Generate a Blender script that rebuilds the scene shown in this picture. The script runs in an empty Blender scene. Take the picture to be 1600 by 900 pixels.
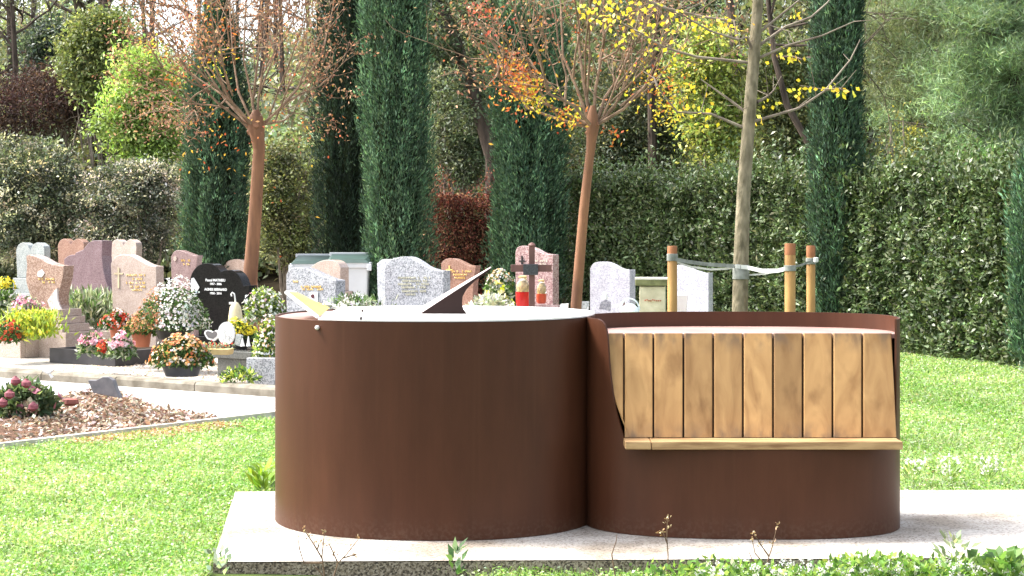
import bpy, math, random
import numpy as np
from mathutils import Vector
R = np.random.default_rng(7)
random.seed(7)
sc = bpy.context.scene
COL = sc.collection
rad = math.radians

# ---------------------------------------------------------------- camera, sky, sun, exposure
F = 2800.0; HOR = 350.0; EYE = 1.45
cd = bpy.data.cameras.new('camera'); cam = bpy.data.objects.new('camera', cd); COL.objects.link(cam)
cam.location = (0, 0, EYE); cam.rotation_euler = (rad(90), 0, 0)
cd.sensor_width = 36; cd.lens = 36 * F / 1600; cd.shift_y = -(450 - HOR) / 1600
cd.clip_end = 2000; cd.clip_start = 0.1
sc.camera = cam
SUN = Vector((-0.60, 0.16, 0.80)).normalized()
w = bpy.data.worlds.new('World'); sc.world = w; w.use_nodes = True
nt = w.node_tree; bg = nt.nodes['Background']
sky = nt.nodes.new('ShaderNodeTexSky'); sky.sky_type = 'NISHITA'; sky.sun_disc = False
sky.sun_elevation = math.asin(SUN.z); sky.sun_rotation = math.atan2(SUN.x, SUN.y)
sky.air_density = 1.0; sky.dust_density = 4.0; sky.ozone_density = 0.6
hs = nt.nodes.new('ShaderNodeHueSaturation'); hs.inputs['Saturation'].default_value = 0.45
nt.links.new(sky.outputs[0], hs.inputs['Color']); nt.links.new(hs.outputs[0], bg.inputs[0]); bg.inputs[1].default_value = 0.15
sd = bpy.data.lights.new('sun', 'SUN'); sd.energy = 2.2; sd.angle = rad(14); sd.color = (1.0, 0.965, 0.90)
so = bpy.data.objects.new('sun', sd); COL.objects.link(so)
so.rotation_euler = (-SUN).to_track_quat('-Z', 'Y').to_euler(); so.location = (0, 0, 20)
vs = sc.view_settings; vs.view_transform = 'Standard'; vs.look = 'None'; vs.gamma = 1; vs.use_curve_mapping = False
vs.exposure = 1.98
sc.render.engine = 'CYCLES'
sc.cycles.max_bounces = 6; sc.cycles.transparent_max_bounces = 8; sc.cycles.use_denoising = True

# ---------------------------------------------------------------- helpers
def P(px, py, Y):
    return np.array([(px - 800) / F * Y, Y, EYE - (py - HOR) / F * Y])
def gy(py, z=0.0):           # distance at which height z shows at image row py
    return F * (EYE - z) / (py - HOR)
def G(px, py, z=-0.05):      # point of level z seen at px, py
    return P(px, py, gy(py, z))
def lin(*c):
    return tuple(((v / 255) / 12.92 if v / 255 <= 0.04045 else ((v / 255 + 0.055) / 1.055) ** 2.4) for v in c)

class MB:
    def __init__(s): s.v = []; s.f = []
    def add(s, v, f):
        n = len(s.v); s.v += [tuple(map(float, q)) for q in v]; s.f += [tuple(n + i for i in q) for q in f]
        return s
    def box(s, c, d, yaw=0.0, taper=1.0):
        cx, cy, cz = c; a, b, h = d[0] / 2, d[1] / 2, d[2] / 2
        V = []
        for z, k in ((-h, 1.0), (h, taper)):
            for x, y in ((-a, -b), (a, -b), (a, b), (-a, b)):
                x, y = x * k, y * k
                V.append((cx + x * math.cos(yaw) - y * math.sin(yaw), cy + x * math.sin(yaw) + y * math.cos(yaw), cz + z))
        return s.add(V, [(0, 3, 2, 1), (4, 5, 6, 7), (0, 1, 5, 4), (1, 2, 6, 5), (2, 3, 7, 6), (3, 0, 4, 7)])
    def prism(s, A, B):      # two matching loops
        n = len(A)
        return s.add(list(A) + list(B), [tuple(range(n - 1, -1, -1)), tuple(range(n, 2 * n))] +
                     [(i, (i + 1) % n, n + (i + 1) % n, n + i) for i in range(n)])
    def tube(s, pts, rr, seg=8, cap=True):
        pts = [np.array(p, float) for p in pts]; n = len(pts)
        if not hasattr(rr, '__len__'): rr = [rr] * n
        V = []; 
        ref = np.array([0.13, 0.9, 0.2])
        for i, p in enumerate(pts):
            t = pts[min(i + 1, n - 1)] - pts[max(i - 1, 0)]; t /= (np.linalg.norm(t) + 1e-9)
            a = np.cross(t, ref); 
            if np.linalg.norm(a) < 1e-3: a = np.cross(t, [1, 0, 0])
            a /= np.linalg.norm(a); b = np.cross(t, a)
            for k in range(seg):
                an = 2 * math.pi * k / seg
                V.append(p + rr[i] * (math.cos(an) * a + math.sin(an) * b))
        Fs = []
        for i in range(n - 1):
            for k in range(seg):
                k2 = (k + 1) % seg
                Fs.append((i * seg + k, i * seg + k2, (i + 1) * seg + k2, (i + 1) * seg + k))
        if cap: Fs += [tuple(range(seg - 1, -1, -1)), tuple((n - 1) * seg + k for k in range(seg))]
        return s.add(V, Fs)
    def lathe(s, c, prof, seg=24, sx=1.0, sy=1.0, yaw=0.0):
        V = []; cx, cy, cz = c; n = len(prof)
        for r, z in prof:
            for k in range(seg):
                a = 2 * math.pi * k / seg; x = r * sx * math.cos(a); y = r * sy * math.sin(a)
                V.append((cx + x * math.cos(yaw) - y * math.sin(yaw), cy + x * math.sin(yaw) + y * math.cos(yaw), cz + z))
        Fs = [((i * seg + k), (i * seg + (k + 1) % seg), ((i + 1) * seg + (k + 1) % seg), ((i + 1) * seg + k)) for i in range(n - 1) for k in range(seg)]
        Fs += [tuple(range(seg - 1, -1, -1)), tuple((n - 1) * seg + k for k in range(seg))]
        return s.add(V, Fs)

def wloc(o):
    p = np.zeros(3)
    while o is not None:
        p += np.array(o.location); o = o.parent
    return p
def link(name, me, parent=None, origin=None):
    o = bpy.data.objects.new(name, me); COL.objects.link(o)
    if parent is not None: o.parent = parent
    elif origin is not None: o.location = origin
    return o
def obj(name, mb, mat, parent=None, origin=None, smooth=False, bevel=0):
    off = wloc(parent) if parent is not None else (np.array(origin, float) if origin is not None else np.zeros(3))
    me = bpy.data.meshes.new(name)
    me.from_pydata([tuple(np.array(v) - off) for v in mb.v], [], mb.f); me.update()
    if smooth:
        me.polygons.foreach_set('use_smooth', [True] * len(me.polygons))
        try: me.set_sharp_from_angle(angle=rad(40))
        except Exception: pass
    if mat: me.materials.append(mat)
    o = link(name, me, parent, origin)
    if bevel:
        m = o.modifiers.new('bevel', 'BEVEL'); m.width = bevel; m.segments = 2; m.limit_method = 'ANGLE'
    return o
def tag(o, label=None, cat=None, group=None, kind=None):
    if label: o['label'] = label
    if cat: o['category'] = cat
    if group: o['group'] = group
    if kind: o['kind'] = kind
    return o
def thing(name, label, cat, loc, group=None):
    o = bpy.data.objects.new(name, None); COL.objects.link(o); o.location = tuple(map(float, loc)); o.empty_display_size = 0.1
    return tag(o, label, cat, group)
def struct(name, mb, mat, **k):
    return tag(obj(name, mb, mat, **k), kind='structure')

def nrm(a): return a / (np.linalg.norm(a, axis=1, keepdims=True) + 1e-9)
def leaf_mesh(name, Pn, D, Nn, L, W, C, mat, parent=None, origin=None, shape='leaf'):
    Pn = np.asarray(Pn, float); N = len(Pn)
    off = wloc(parent) if parent is not None else (np.array(origin, float) if origin is not None else np.zeros(3))
    D = nrm(D); S = nrm(np.cross(D, Nn)); L = np.broadcast_to(np.asarray(L, float).reshape(-1, 1), (N, 1)); W = np.broadcast_to(np.asarray(W, float).reshape(-1, 1), (N, 1))
    p0 = Pn - off
    if shape == 'blade':
        V = np.stack([p0 - S * W / 2, p0 + S * W / 2, p0 + D * L], 1); k = 3
    else:
        up = nrm(np.cross(S, D)) * W * 0.18
        V = np.stack([p0, p0 + D * L * 0.45 + S * W / 2 + up, p0 + D * L, p0 + D * L * 0.45 - S * W / 2 + up], 1); k = 4
    me = bpy.data.meshes.new(name)
    me.vertices.add(N * k); me.vertices.foreach_set('co', V.reshape(-1).astype(np.float32))
    me.loops.add(N * k); me.loops.foreach_set('vertex_index', np.arange(N * k, dtype=np.int32))
    me.polygons.add(N); me.polygons.foreach_set('loop_start', (np.arange(N) * k).astype(np.int32))
    me.polygons.foreach_set('loop_total', np.full(N, k, np.int32))
    me.update(calc_edges=True)
    ca = me.color_attributes.new('col', 'FLOAT_COLOR', 'POINT')
    cc = np.ones((N, k, 4), np.float32); cc[:, :, :3] = np.clip(C, 0.002, 0.95)[:, None, :]
    ca.data.foreach_set('color', cc.reshape(-1))
    me.materials.append(mat)
    return link(name, me, parent, origin)
def rdir(n, up=0.0, out=None, ko=0.0):
    d = R.normal(size=(n, 3)); d = nrm(d); d[:, 2] += up
    if out is not None: d += out * ko
    return nrm(d)
def pal(n, cols, jit=0.18, w=None):
    cols = np.array(cols, float); i = R.choice(len(cols), n, p=w)
    return cols[i] * np.exp(R.normal(0, jit, (n, 1))) * np.exp(R.normal(0, 0.06, (n, 3)))

# ---------------------------------------------------------------- materials
def newmat(name):
    m = bpy.data.materials.new(name); m.use_nodes = True
    return m, m.node_tree, m.node_tree.nodes['Principled BSDF']
def setp(b, rough=0.6, spec=0.4, metal=0.0, coat=0.0):
    b.inputs['Roughness'].default_value = rough; b.inputs['Specular IOR Level'].default_value = spec; b.inputs['Metallic'].default_value = metal
    if coat: b.inputs['Coat Weight'].default_value = coat
def plain(name, c1, c2=None, scale=6, rough=0.6, spec=0.4, bump=0.0, bscale=40, stretch=(1, 1, 1), metal=0.0, detail=6, pos=(0.35, 0.65), coat=0):
    m, t, b = newmat(name); setp(b, rough, spec, metal, coat); N = t.nodes; Lk = t.links
    if c2 is None: c2 = tuple(x * 0.7 for x in c1)
    tc = N.new('ShaderNodeTexCoord'); mp = N.new('ShaderNodeMapping'); mp.inputs['Scale'].default_value = stretch
    Lk.new(tc.outputs['Object'], mp.inputs[0])
    n = N.new('ShaderNodeTexNoise'); n.inputs['Scale'].default_value = scale; n.inputs['Detail'].default_value = detail; Lk.new(mp.outputs[0], n.inputs[0])
    r = N.new('ShaderNodeValToRGB'); r.color_ramp.elements[0].position = pos[0]; r.color_ramp.elements[1].position = pos[1]
    r.color_ramp.elements[0].color = (*c2, 1); r.color_ramp.elements[1].color = (*c1, 1)
    Lk.new(n.outputs[0], r.inputs[0]); Lk.new(r.outputs[0], b.inputs['Base Color'])
    if bump:
        n2 = N.new('ShaderNodeTexNoise'); n2.inputs['Scale'].default_value = bscale; n2.inputs['Detail'].default_value = 5; Lk.new(mp.outputs[0], n2.inputs[0])
        bp = N.new('ShaderNodeBump'); bp.inputs['Strength'].default_value = bump; bp.inputs['Distance'].default_value = 0.01
        Lk.new(n2.outputs[0], bp.inputs['Height']); Lk.new(bp.outputs[0], b.inputs['Normal'])
    return m
def granite(name, base, dark, light, scale=70, rough=0.25, big=0.5):
    m, t, b = newmat(name); setp(b, rough, 0.5); N = t.nodes; Lk = t.links
    tc = N.new('ShaderNodeTexCoord')
    v = N.new('ShaderNodeTexVoronoi'); v.inputs['Scale'].default_value = scale; Lk.new(tc.outputs['Object'], v.inputs[0])
    r = N.new('ShaderNodeValToRGB'); e = r.color_ramp.elements; e[0].color = (*dark, 1); e[0].position = 0.1; e[1].color = (*light, 1); e[1].position = 0.9
    x = e.new(0.45); x.color = (*base, 1)
    sp = N.new('ShaderNodeSeparateColor'); Lk.new(v.outputs['Color'], sp.inputs[0]); Lk.new(sp.outputs[0], r.inputs[0])
    n = N.new('ShaderNodeTexNoise'); n.inputs['Scale'].default_value = 5; n.inputs['Detail'].default_value = 5; Lk.new(tc.outputs['Object'], n.inputs[0])
    mx = N.new('ShaderNodeMix'); mx.data_type = 'RGBA'; mx.blend_type = 'MULTIPLY'; mx.inputs[0].default_value = big
    r2 = N.new('ShaderNodeValToRGB'); r2.color_ramp.elements[0].position = 0.3; r2.color_ramp.elements[1].position = 0.7; r2.color_ramp.elements[0].color = (0.55, 0.5, 0.5, 1)
    Lk.new(n.outputs[0], r2.inputs[0]); Lk.new(r.outputs[0], mx.inputs[6]); Lk.new(r2.outputs[0], mx.inputs[7]); Lk.new(mx.outputs[2], b.inputs['Base Color'])
    return m
def leafmat(name, trans=0.35, rough=0.5, spec=0.35, tint=(1.25, 1.2, 0.7)):
    m, t, b = newmat(name); setp(b, rough, spec); N = t.nodes; Lk = t.links
    a = N.new('ShaderNodeAttribute'); a.attribute_name = 'col'
    Lk.new(a.outputs['Color'], b.inputs['Base Color'])
    tr = N.new('ShaderNodeBsdfTranslucent'); mx = N.new('ShaderNodeMix'); mx.data_type = 'RGBA'; mx.blend_type = 'MULTIPLY'; mx.inputs[0].default_value = 1
    mx.inputs[7].default_value = (*tint, 1); Lk.new(a.outputs['Color'], mx.inputs[6]); Lk.new(mx.outputs[2], tr.inputs[0])
    ms = N.new('ShaderNodeMixShader'); ms.inputs[0].default_value = trans
    Lk.new(b.outputs[0], ms.inputs[1]); Lk.new(tr.outputs[0], ms.inputs[2]); Lk.new(ms.outputs[0], N['Material Output'].inputs[0])
    return m
LEAF = leafmat('leaf'); HEDGE = leafmat('hedge_leaf', 0.18, 0.40, 0.4); CYP = leafmat('cypress_spray', 0.2, 0.6, 0.25)
GRASS = leafmat('grass_blade', 0.45, 0.45, 0.35); PETAL = leafmat('petal', 0.35, 0.6, 0.2, (1, 1, 1)); DRY = leafmat('dry_leaf', 0.3, 0.7, 0.2, (1.1, 1, 0.8))
BARK = plain('bark', (0.12, 0.09, 0.07), (0.04, 0.03, 0.025), 9, 0.9, 0.2, 0.8, 30, (1, 1, 0.25))
BARKB = plain('bark_brown', (0.27, 0.13, 0.065), (0.12, 0.055, 0.03), 8, 0.7, 0.3, 0.5, 30, (1, 1, 0.2))
BARKG = plain('bark_grey', (0.26, 0.22, 0.15), (0.11, 0.095, 0.06), 22, 0.9, 0.2, 1.0, 45, (1, 1, 0.45))
TWIG = plain('twig', (0.27, 0.18, 0.12), (0.12, 0.08, 0.05), 10, 0.8, 0.2)
TWIGG = plain('twig_grey', (0.26, 0.22, 0.17), (0.13, 0.10, 0.08), 10, 0.8, 0.2)
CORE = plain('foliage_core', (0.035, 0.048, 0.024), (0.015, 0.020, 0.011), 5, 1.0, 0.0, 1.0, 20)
CONC = None

# ---------------------------------------------------------------- setting
lawn_m = plain('soil_and_grass', (0.07, 0.10, 0.025), (0.035, 0.045, 0.015), 3, 0.95, 0.1, 0.5, 30)
ground_m = plain('pale_gravel', (0.50, 0.46, 0.41), (0.30, 0.27, 0.24), 60, 0.95, 0.2, 0.6, 120)
hill_m = plain('woodland_floor', (0.030, 0.024, 0.016), (0.012, 0.010, 0.007), 2, 1.0, 0.0, 1.0, 6)
road_m = plain('pale_asphalt', (0.52, 0.50, 0.49), (0.40, 0.38, 0.37), 45, 0.9, 0.25, 0.3, 160)
kerb_m = plain('kerb_concrete', (0.25, 0.225, 0.18), (0.12, 0.105, 0.08), 7, 0.9, 0.2, 0.4, 90)
slab_m, t_, b_ = newmat('washed_concrete'); setp(b_, 0.85, 0.3)
N_ = t_.nodes; L_ = t_.links; tc = N_.new('ShaderNodeTexCoord')
v_ = N_.new('ShaderNodeTexVoronoi'); v_.inputs['Scale'].default_value = 110; L_.new(tc.outputs['Object'], v_.inputs[0])
n_ = N_.new('ShaderNodeTexNoise'); n_.inputs['Scale'].default_value = 2.2; n_.inputs['Detail'].default_value = 8; L_.new(tc.outputs['Object'], n_.inputs[0])
r_ = N_.new('ShaderNodeValToRGB'); e = r_.color_ramp.elements; e[0].position = 0.0; e[0].color = (0.22, 0.185, 0.155, 1); e[1].position = 0.42; e[1].color = (0.50, 0.465, 0.42, 1)
s_ = N_.new('ShaderNodeSeparateColor'); L_.new(v_.outputs['Color'], s_.inputs[0]); L_.new(s_.outputs[0], r_.inputs[0])
r2 = N_.new('ShaderNodeValToRGB'); r2.color_ramp.elements[0].position = 0.36; r2.color_ramp.elements[0].color = (0.58, 0.53, 0.47, 1); r2.color_ramp.elements[1].position = 0.56; L_.new(n_.outputs[0], r2.inputs[0])
mx = N_.new('ShaderNodeMix'); mx.data_type = 'RGBA'; mx.blend_type = 'MULTIPLY'; mx.inputs[0].default_value = 1; L_.new(r_.outputs[0], mx.inputs[6]); L_.new(r2.outputs[0], mx.inputs[7]); L_.new(mx.outputs[2], b_.inputs['Base Color'])
bp = N_.new('ShaderNodeBump'); bp.inputs['Strength'].default_value = 0.6; bp.inputs['Distance'].default_value = 0.004; L_.new(v_.outputs['Distance'], bp.inputs['Height']); L_.new(bp.outputs[0], b_.inputs['Normal'])
side_m = granite('exposed_aggregate', (0.20, 0.16, 0.11), (0.05, 0.04, 0.03), (0.36, 0.31, 0.24), 150, 0.9)

ZG = -0.05
def gz(x, y):               # lawn height: flat, dipping a little before the slab
    d = max(0.0, min(1.0, (7.9 - y) / 0.5)) * max(0.0, min(1.0, (x + 1.1) / 0.5))
    return ZG - 0.06 * d
def grid_sheet(x0, x1, nx, y0, y1, ny, zf):
    m = MB(); V = [(x0 + (x1 - x0) * i / nx, y0 + (y1 - y0) * j / ny) for j in range(ny + 1) for i in range(nx + 1)]
    m.add([(x, y, zf(x, y)) for x, y in V], [(j * (nx + 1) + i, j * (nx + 1) + i + 1, (j + 1) * (nx + 1) + i + 1, (j + 1) * (nx + 1) + i) for j in range(ny) for i in range(nx)])
    return m
struct('ground', MB().add([(-400, -200, -0.16), (400, -200, -0.16), (400, 900, -0.16), (-400, 900, -0.16)], [(0, 1, 2, 3)]), lawn_m)
struct('lawn', grid_sheet(-12, 12, 96, 0, 30, 120, gz), lawn_m, smooth=True)
def hillz(x, y):
    r = max(0.0, (y - 29) / 34); r = r * r * (3 - 2 * r) if r < 1 else 1.0
    side = 4.6 - 0.035 * x + (1.8 if x < -12 else 1.8 * max(0, min(1, (-x) / 12)) * 0.0)
    return -0.06 + r * side + 0.25 * math.sin(x * 0.7 + y * 0.3) * min(1, max(0, (y - 29) / 6))
struct('hill', grid_sheet(-60, 60, 60, 28, 130, 60, hillz), hill_m, smooth=True)
# slab
sl = [(-1.283, 7.69), (4.6, 7.86), (4.6, 9.80), (-1.50, 9.71)]
m = MB(); m.add([(x, y, 0) for x, y in sl], [(0, 1, 2, 3)]); struct('pavement', m, slab_m)
m = MB(); A = [(x, y, -0.004) for x, y in sl]; B = [(x, y, -0.22) for x, y in sl]
m.add(A + B, [(i, i + 4, (i + 1) % 4 + 4, (i + 1) % 4) for i in range(4)]); struct('pavement_edge', m, side_m)
# graveyard frame: kerb direction
K0 = np.array([-2.0, 15.4]); KD = nrm(np.array([[2.97, -2.0]]))[0]; KN = np.array([-KD[1], KD[0]])   # KN points away from camera
def kp(a, b, z=ZG): q = K0 + KD * a + KN * b; return (q[0], q[1], z)
m = MB(); m.add([kp(-14, 0.16, ZG + .012), kp(4.6, 0.16, ZG + .012), (3.4, 20.5, ZG + .012), (2.2, 26, ZG + .012), (-1, 30, ZG + .012), (-14, 30, ZG + .012)], [(0, 1, 2, 3, 4, 5)])
struct('graveyard_ground', m, ground_m)
rd = [G(-320, 655), G(0, 640), G(150, 618), G(240, 650), G(345, 663), G(435, 656), G(560, 641)]
far_a = kp(-9, 0.0); far_b = kp(4.8, 0.0)
m = MB(); m.add([(p[0], p[1], ZG + 0.008) for p in rd] + [(far_b[0], far_b[1], ZG + .008), (far_a[0], far_a[1], ZG + .008)], [tuple(range(9))])
struct('road', m, road_m)
m = MB()
for i in range(-9, 5):
    a0, a1 = i * 1.0 + 0.006, i * 1.0 + 0.994
    A = [kp(a0, 0, -0.12), kp(a0, 0, 0.018), kp(a0, 0.02, 0.04), kp(a0, 0.15, 0.045), kp(a0, 0.17, -0.12)]
    B = [kp(a1, 0, -0.12), kp(a1, 0, 0.018), kp(a1, 0.02, 0.04), kp(a1, 0.15, 0.045), kp(a1, 0.17, -0.12)]
    m.prism(B, A)
struct('kerb', m, kerb_m)
# lawn edging strip
E0 = G(-160, 727); E1 = G(436, 655)
ed = nrm(np.array([[E1[0] - E0[0], E1[1] - E0[1]]]))[0]; en = np.array([-ed[1], ed[0]])
def ep(a, b, z): return (E0[0] + ed[0] * a + en[0] * b, E0[1] + ed[1] * a + en[1] * b, z)
Lm = math.hypot(E1[0] - E0[0], E1[1] - E0[1])
m = MB().prism([ep(0, 0, -0.1), ep(0, 0, 0.012), ep(0, .05, 0.012), ep(0, .05, -.1)], [ep(Lm, 0, -0.1), ep(Lm, 0, 0.012), ep(Lm, .05, 0.012), ep(Lm, .05, -.1)])
struct('lawn_edging', m, plain('edging_concrete', (0.6, 0.57, 0.5), (0.35, 0.33, 0.28), 8, 0.9, 0.2, 0.3))
# flower bed of bark and dry leaves
bed = [ep(0.0, .05, 0), ep(Lm * .35, .05, 0), ep(Lm * .62, .05, 0), ep(Lm * 0.90, .05, 0), G(345, 663), G(240, 648), G(185, 618), G(140, 616), G(40, 640), G(-160, 655)]
bc = np.mean([b[:2] for b in bed], 0)
bedp = [(b[0], b[1], -0.035) for b in bed]
def inpoly(x, y, poly):
    c = np.zeros(len(x), bool); n = len(poly)
    for i in range(n):
        x0, y0 = poly[i][0], poly[i][1]; x1, y1 = poly[(i + 1) % n][0], poly[(i + 1) % n][1]
        k = ((y0 > y) != (y1 > y)) & (x < (x1 - x0) * (y - y0) / (y1 - y0 + 1e-12) + x0); c ^= k
    return c
m = MB(); ring = [(bc[0] + (b[0] - bc[0]) * .6, bc[1] + (b[1] - bc[1]) * .6, 0.01) for b in bedp]
m.add(bedp + ring + [(bc[0], bc[1], 0.02)], [(i, (i + 1) % 10, 10 + (i + 1) % 10, 10 + i) for i in range(10)] + [(10 + i, 10 + (i + 1) % 10, 20) for i in range(10)])
struct('flower_bed', m, plain('bed_soil', (0.16, 0.09, 0.06), (0.05, 0.03, 0.02), 8, 1, 0.1, 1, 40), smooth=True)

# ---- sky holes / far land: nothing else needed, the world is the sky

# ---------------------------------------------------------------- steel drums
steel, t_, b_ = newmat('rust_brown_steel'); setp(b_, 0.45, 0.22)
N_ = t_.nodes; L_ = t_.links; tc = N_.new('ShaderNodeTexCoord'); mp = N_.new('ShaderNodeMapping'); mp.inputs['Scale'].default_value = (3, 3, 0.6); L_.new(tc.outputs['Object'], mp.inputs[0])
n_ = N_.new('ShaderNodeTexNoise'); n_.inputs['Scale'].default_value = 2.0; n_.inputs['Detail'].default_value = 9; n_.inputs['Roughness'].default_value = 0.65; L_.new(mp.outputs[0], n_.inputs[0])
r_ = N_.new('ShaderNodeValToRGB'); e = r_.color_ramp.elements; e[0].position = 0.3; e[0].color = (0.050, 0.0170, 0.0080, 1); e[1].position = 0.72; e[1].color = (0.073, 0.0255, 0.0120, 1)
L_.new(n_.outputs[0], r_.inputs[0])
sx = N_.new('ShaderNodeSeparateXYZ'); L_.new(tc.outputs['Object'], sx.inputs[0])
zr = N_.new('ShaderNodeMapRange'); zr.inputs[1].default_value = 0.0; zr.inputs[2].default_value = 0.11; zr.inputs[3].default_value = 1.0; zr.inputs[4].default_value = 0.0; L_.new(sx.outputs[2], zr.inputs[0])
nd_ = N_.new('ShaderNodeTexNoise'); nd_.inputs['Scale'].default_value = 60; nd_.inputs['Detail'].default_value = 8; L_.new(tc.outputs['Object'], nd_.inputs[0])
rd_ = N_.new('ShaderNodeMapRange'); rd_.inputs[1].default_value = 0.45; rd_.inputs[2].default_value = 0.62; L_.new(nd_.outputs[0], rd_.inputs[0])
ml = N_.new('ShaderNodeMath'); ml.operation = 'MULTIPLY'; L_.new(zr.outputs[0], ml.inputs[0]); L_.new(rd_.outputs[0], ml.inputs[1])
ml2 = N_.new('ShaderNodeMath'); ml2.operation = 'MULTIPLY'; ml2.inputs[1].default_value = 0.18; L_.new(ml.outputs[0], ml2.inputs[0])
mps = N_.new('ShaderNodeMapping'); mps.inputs['Scale'].default_value = (22, 22, 0.5); L_.new(tc.outputs['Object'], mps.inputs[0])
ns_ = N_.new('ShaderNodeTexNoise'); ns_.inputs['Scale'].default_value = 1.5; ns_.inputs['Detail'].default_value = 4; L_.new(mps.outputs[0], ns_.inputs[0])
rs_ = N_.new('ShaderNodeMapRange'); rs_.inputs[1].default_value = 0.56; rs_.inputs[2].default_value = 0.75; rs_.inputs[4].default_value = 0.14; L_.new(ns_.outputs[0], rs_.inputs[0])
mA = N_.new('ShaderNodeMix'); mA.data_type = 'RGBA'; mA.inputs[7].default_value = (0.10, 0.045, 0.022, 1); L_.new(rs_.outputs[0], mA.inputs[0]); L_.new(r_.outputs[0], mA.inputs[6])
mB = N_.new('ShaderNodeMix'); mB.data_type = 'RGBA'; mB.inputs[7].default_value = (0.16, 0.12, 0.085, 1); L_.new(ml2.outputs[0], mB.inputs[0]); L_.new(mA.outputs[2], mB.inputs[6]); L_.new(mB.outputs[2], b_.inputs['Base Color'])
mr = N_.new('ShaderNodeMapRange'); mr.inputs[3].default_value = 0.38; mr.inputs[4].default_value = 0.52; L_.new(n_.outputs[0], mr.inputs[0]); L_.new(mr.outputs[0], b_.inputs['Roughness'])
n3 = N_.new('ShaderNodeTexNoise'); n3.inputs['Scale'].default_value = 160; L_.new(tc.outputs['Object'], n3.inputs[0])
bp = N_.new('ShaderNodeBump'); bp.inputs['Strength'].default_value = 0.08; bp.inputs['Distance'].default_value = 0.003; L_.new(n3.outputs[0], bp.inputs['Height']); L_.new(bp.outputs[0], b_.inputs['Normal'])
topsteel = plain('pale_dial_metal', (0.78, 0.76, 0.74), (0.66, 0.63, 0.6), 5, 0.4, 0.5)
pinksteel = plain('pink_reflection_steel', (0.36, 0.23, 0.20), (0.26, 0.15, 0.13), 4, 0.42, 0.5)  # brown steel with its whitish pink reflection put into the colour
bronze = plain('dark_brown_paint', (0.022, 0.009, 0.007), (0.015, 0.006, 0.005), 4, 0.5, 0.2)

def sellip(cx, cy, a, b, rot, n, N):
    t = np.linspace(0, 2 * math.pi, N, endpoint=False)
    x = a * np.sign(np.cos(t)) * np.abs(np.cos(t)) ** (2 / n); y = b * np.sign(np.sin(t)) * np.abs(np.sin(t)) ** (2 / n)
    # resample to even arc length
    xy = np.stack([x, y], 1); xy = np.vstack([xy, xy[:1]]); s = np.r_[0, np.cumsum(np.linalg.norm(np.diff(xy, axis=0), axis=1))]
    u = np.linspace(0, s[-1], N, endpoint=False); x = np.interp(u, s, xy[:, 0]); y = np.interp(u, s, xy[:, 1])
    c, q = math.cos(rot), math.sin(rot)
    return np.stack([cx + x * c - y * q, cy + x * q + y * c], 1)
def inset(loop, d):
    n = len(loop); T = nrm(np.roll(loop, -1, 0) - np.roll(loop, 1, 0)); Nn = np.stack([-T[:, 1], T[:, 0]], 1)
    return loop + Nn * d
def shell(loop, ztop, th=0.010, rows=1):
    inn = inset(loop, th); n = len(loop); m = MB()
    V = [(x, y, 0.002) for x, y in loop] + [(x, y, z) for (x, y), z in zip(loop, ztop)] + [(x, y, z) for (x, y), z in zip(inn, ztop)] + [(x, y, 0.002) for x, y in inn]
    Fs = []
    for i in range(n):
        j = (i + 1) % n
        for r in range(3): Fs.append((r * n + i, r * n + j, (r + 1) * n + j, (r + 1) * n + i))
    return m.add(V, Fs)
def cap(loop, z0, z1):
    return MB().prism([(x, y, z0) for x, y in loop], [(x, y, z1) for x, y in loop])
# left drum: sundial table
LD = sellip(-0.378, 8.93, 0.792, 0.735, rad(-4), 2.2, 200)
sd_ = thing('sundial_table', 'large rust brown steel drum with pale sundial top and tilted pointer', 'sundial', (-0.41, 8.93, 0))
obj('drum_shell', shell(LD, [1.0] * 200), steel, sd_, smooth=True)
obj('drum_top', cap(inset(LD, 0.0105), 0.965, 0.993), pinksteel, sd_)
pl = inset(LD, 0.004); pl = np.array([(max(x, -0.905), y) for x, y in pl])
m = cap(pl, 1.0025, 1.010)
dp = obj('dial_plate', m, topsteel, sd_)
m = MB()      # engraved hour lines standing as fine dark inlays
for k in range(5):
    a = rad(-60 + 30 * k); m.box((-0.15 + .35 * math.cos(a), 8.93 + .35 * math.sin(a), 1.0122), (0.12, 0.004, 0.001), a)
obj('hour_line', m, bronze, dp)
for (px, py, px2) in ((566, 484.5, 581), (564, 496.5, 581)):
    a = P(px, py, gy(py, 1.02)); b = P(px2, py + .8, gy(py, 1.02))
    m = MB().tube([a, b], 0.0016, 6); m.lathe((a[0], a[1], 1.0105), [(0.005, 0), (0.005, 0.012), (0.003, 0.014)], 10)
    obj('latch_pin', m, bronze, dp)
a = P(502, 485, gy(485, 1.02)); obj('bolt', MB().lathe((a[0], a[1], 1.0105), [(0.010, 0), (0.010, 0.010), (0.006, 0.015)], 12), plain('dark_bolt', (0.03, 0.03, 0.035), None, 5, 0.4), dp, smooth=True)
i0 = np.argmin(np.abs(LD[:, 0] - P(499, 501, 8.4)[0]) + (LD[:, 1] > 8.9) * 9)
q = LD[i0]; obj('rivet', MB().tube([(q[0], q[1] + .004, .967), (q[0], q[1] - .012, .967), (q[0], q[1] - .020, .967)], [.011, .011, .005], 12), plain('steel_rivet', (0.75, 0.72, 0.7), None, 5, 0.3), sd_, smooth=True)
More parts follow.
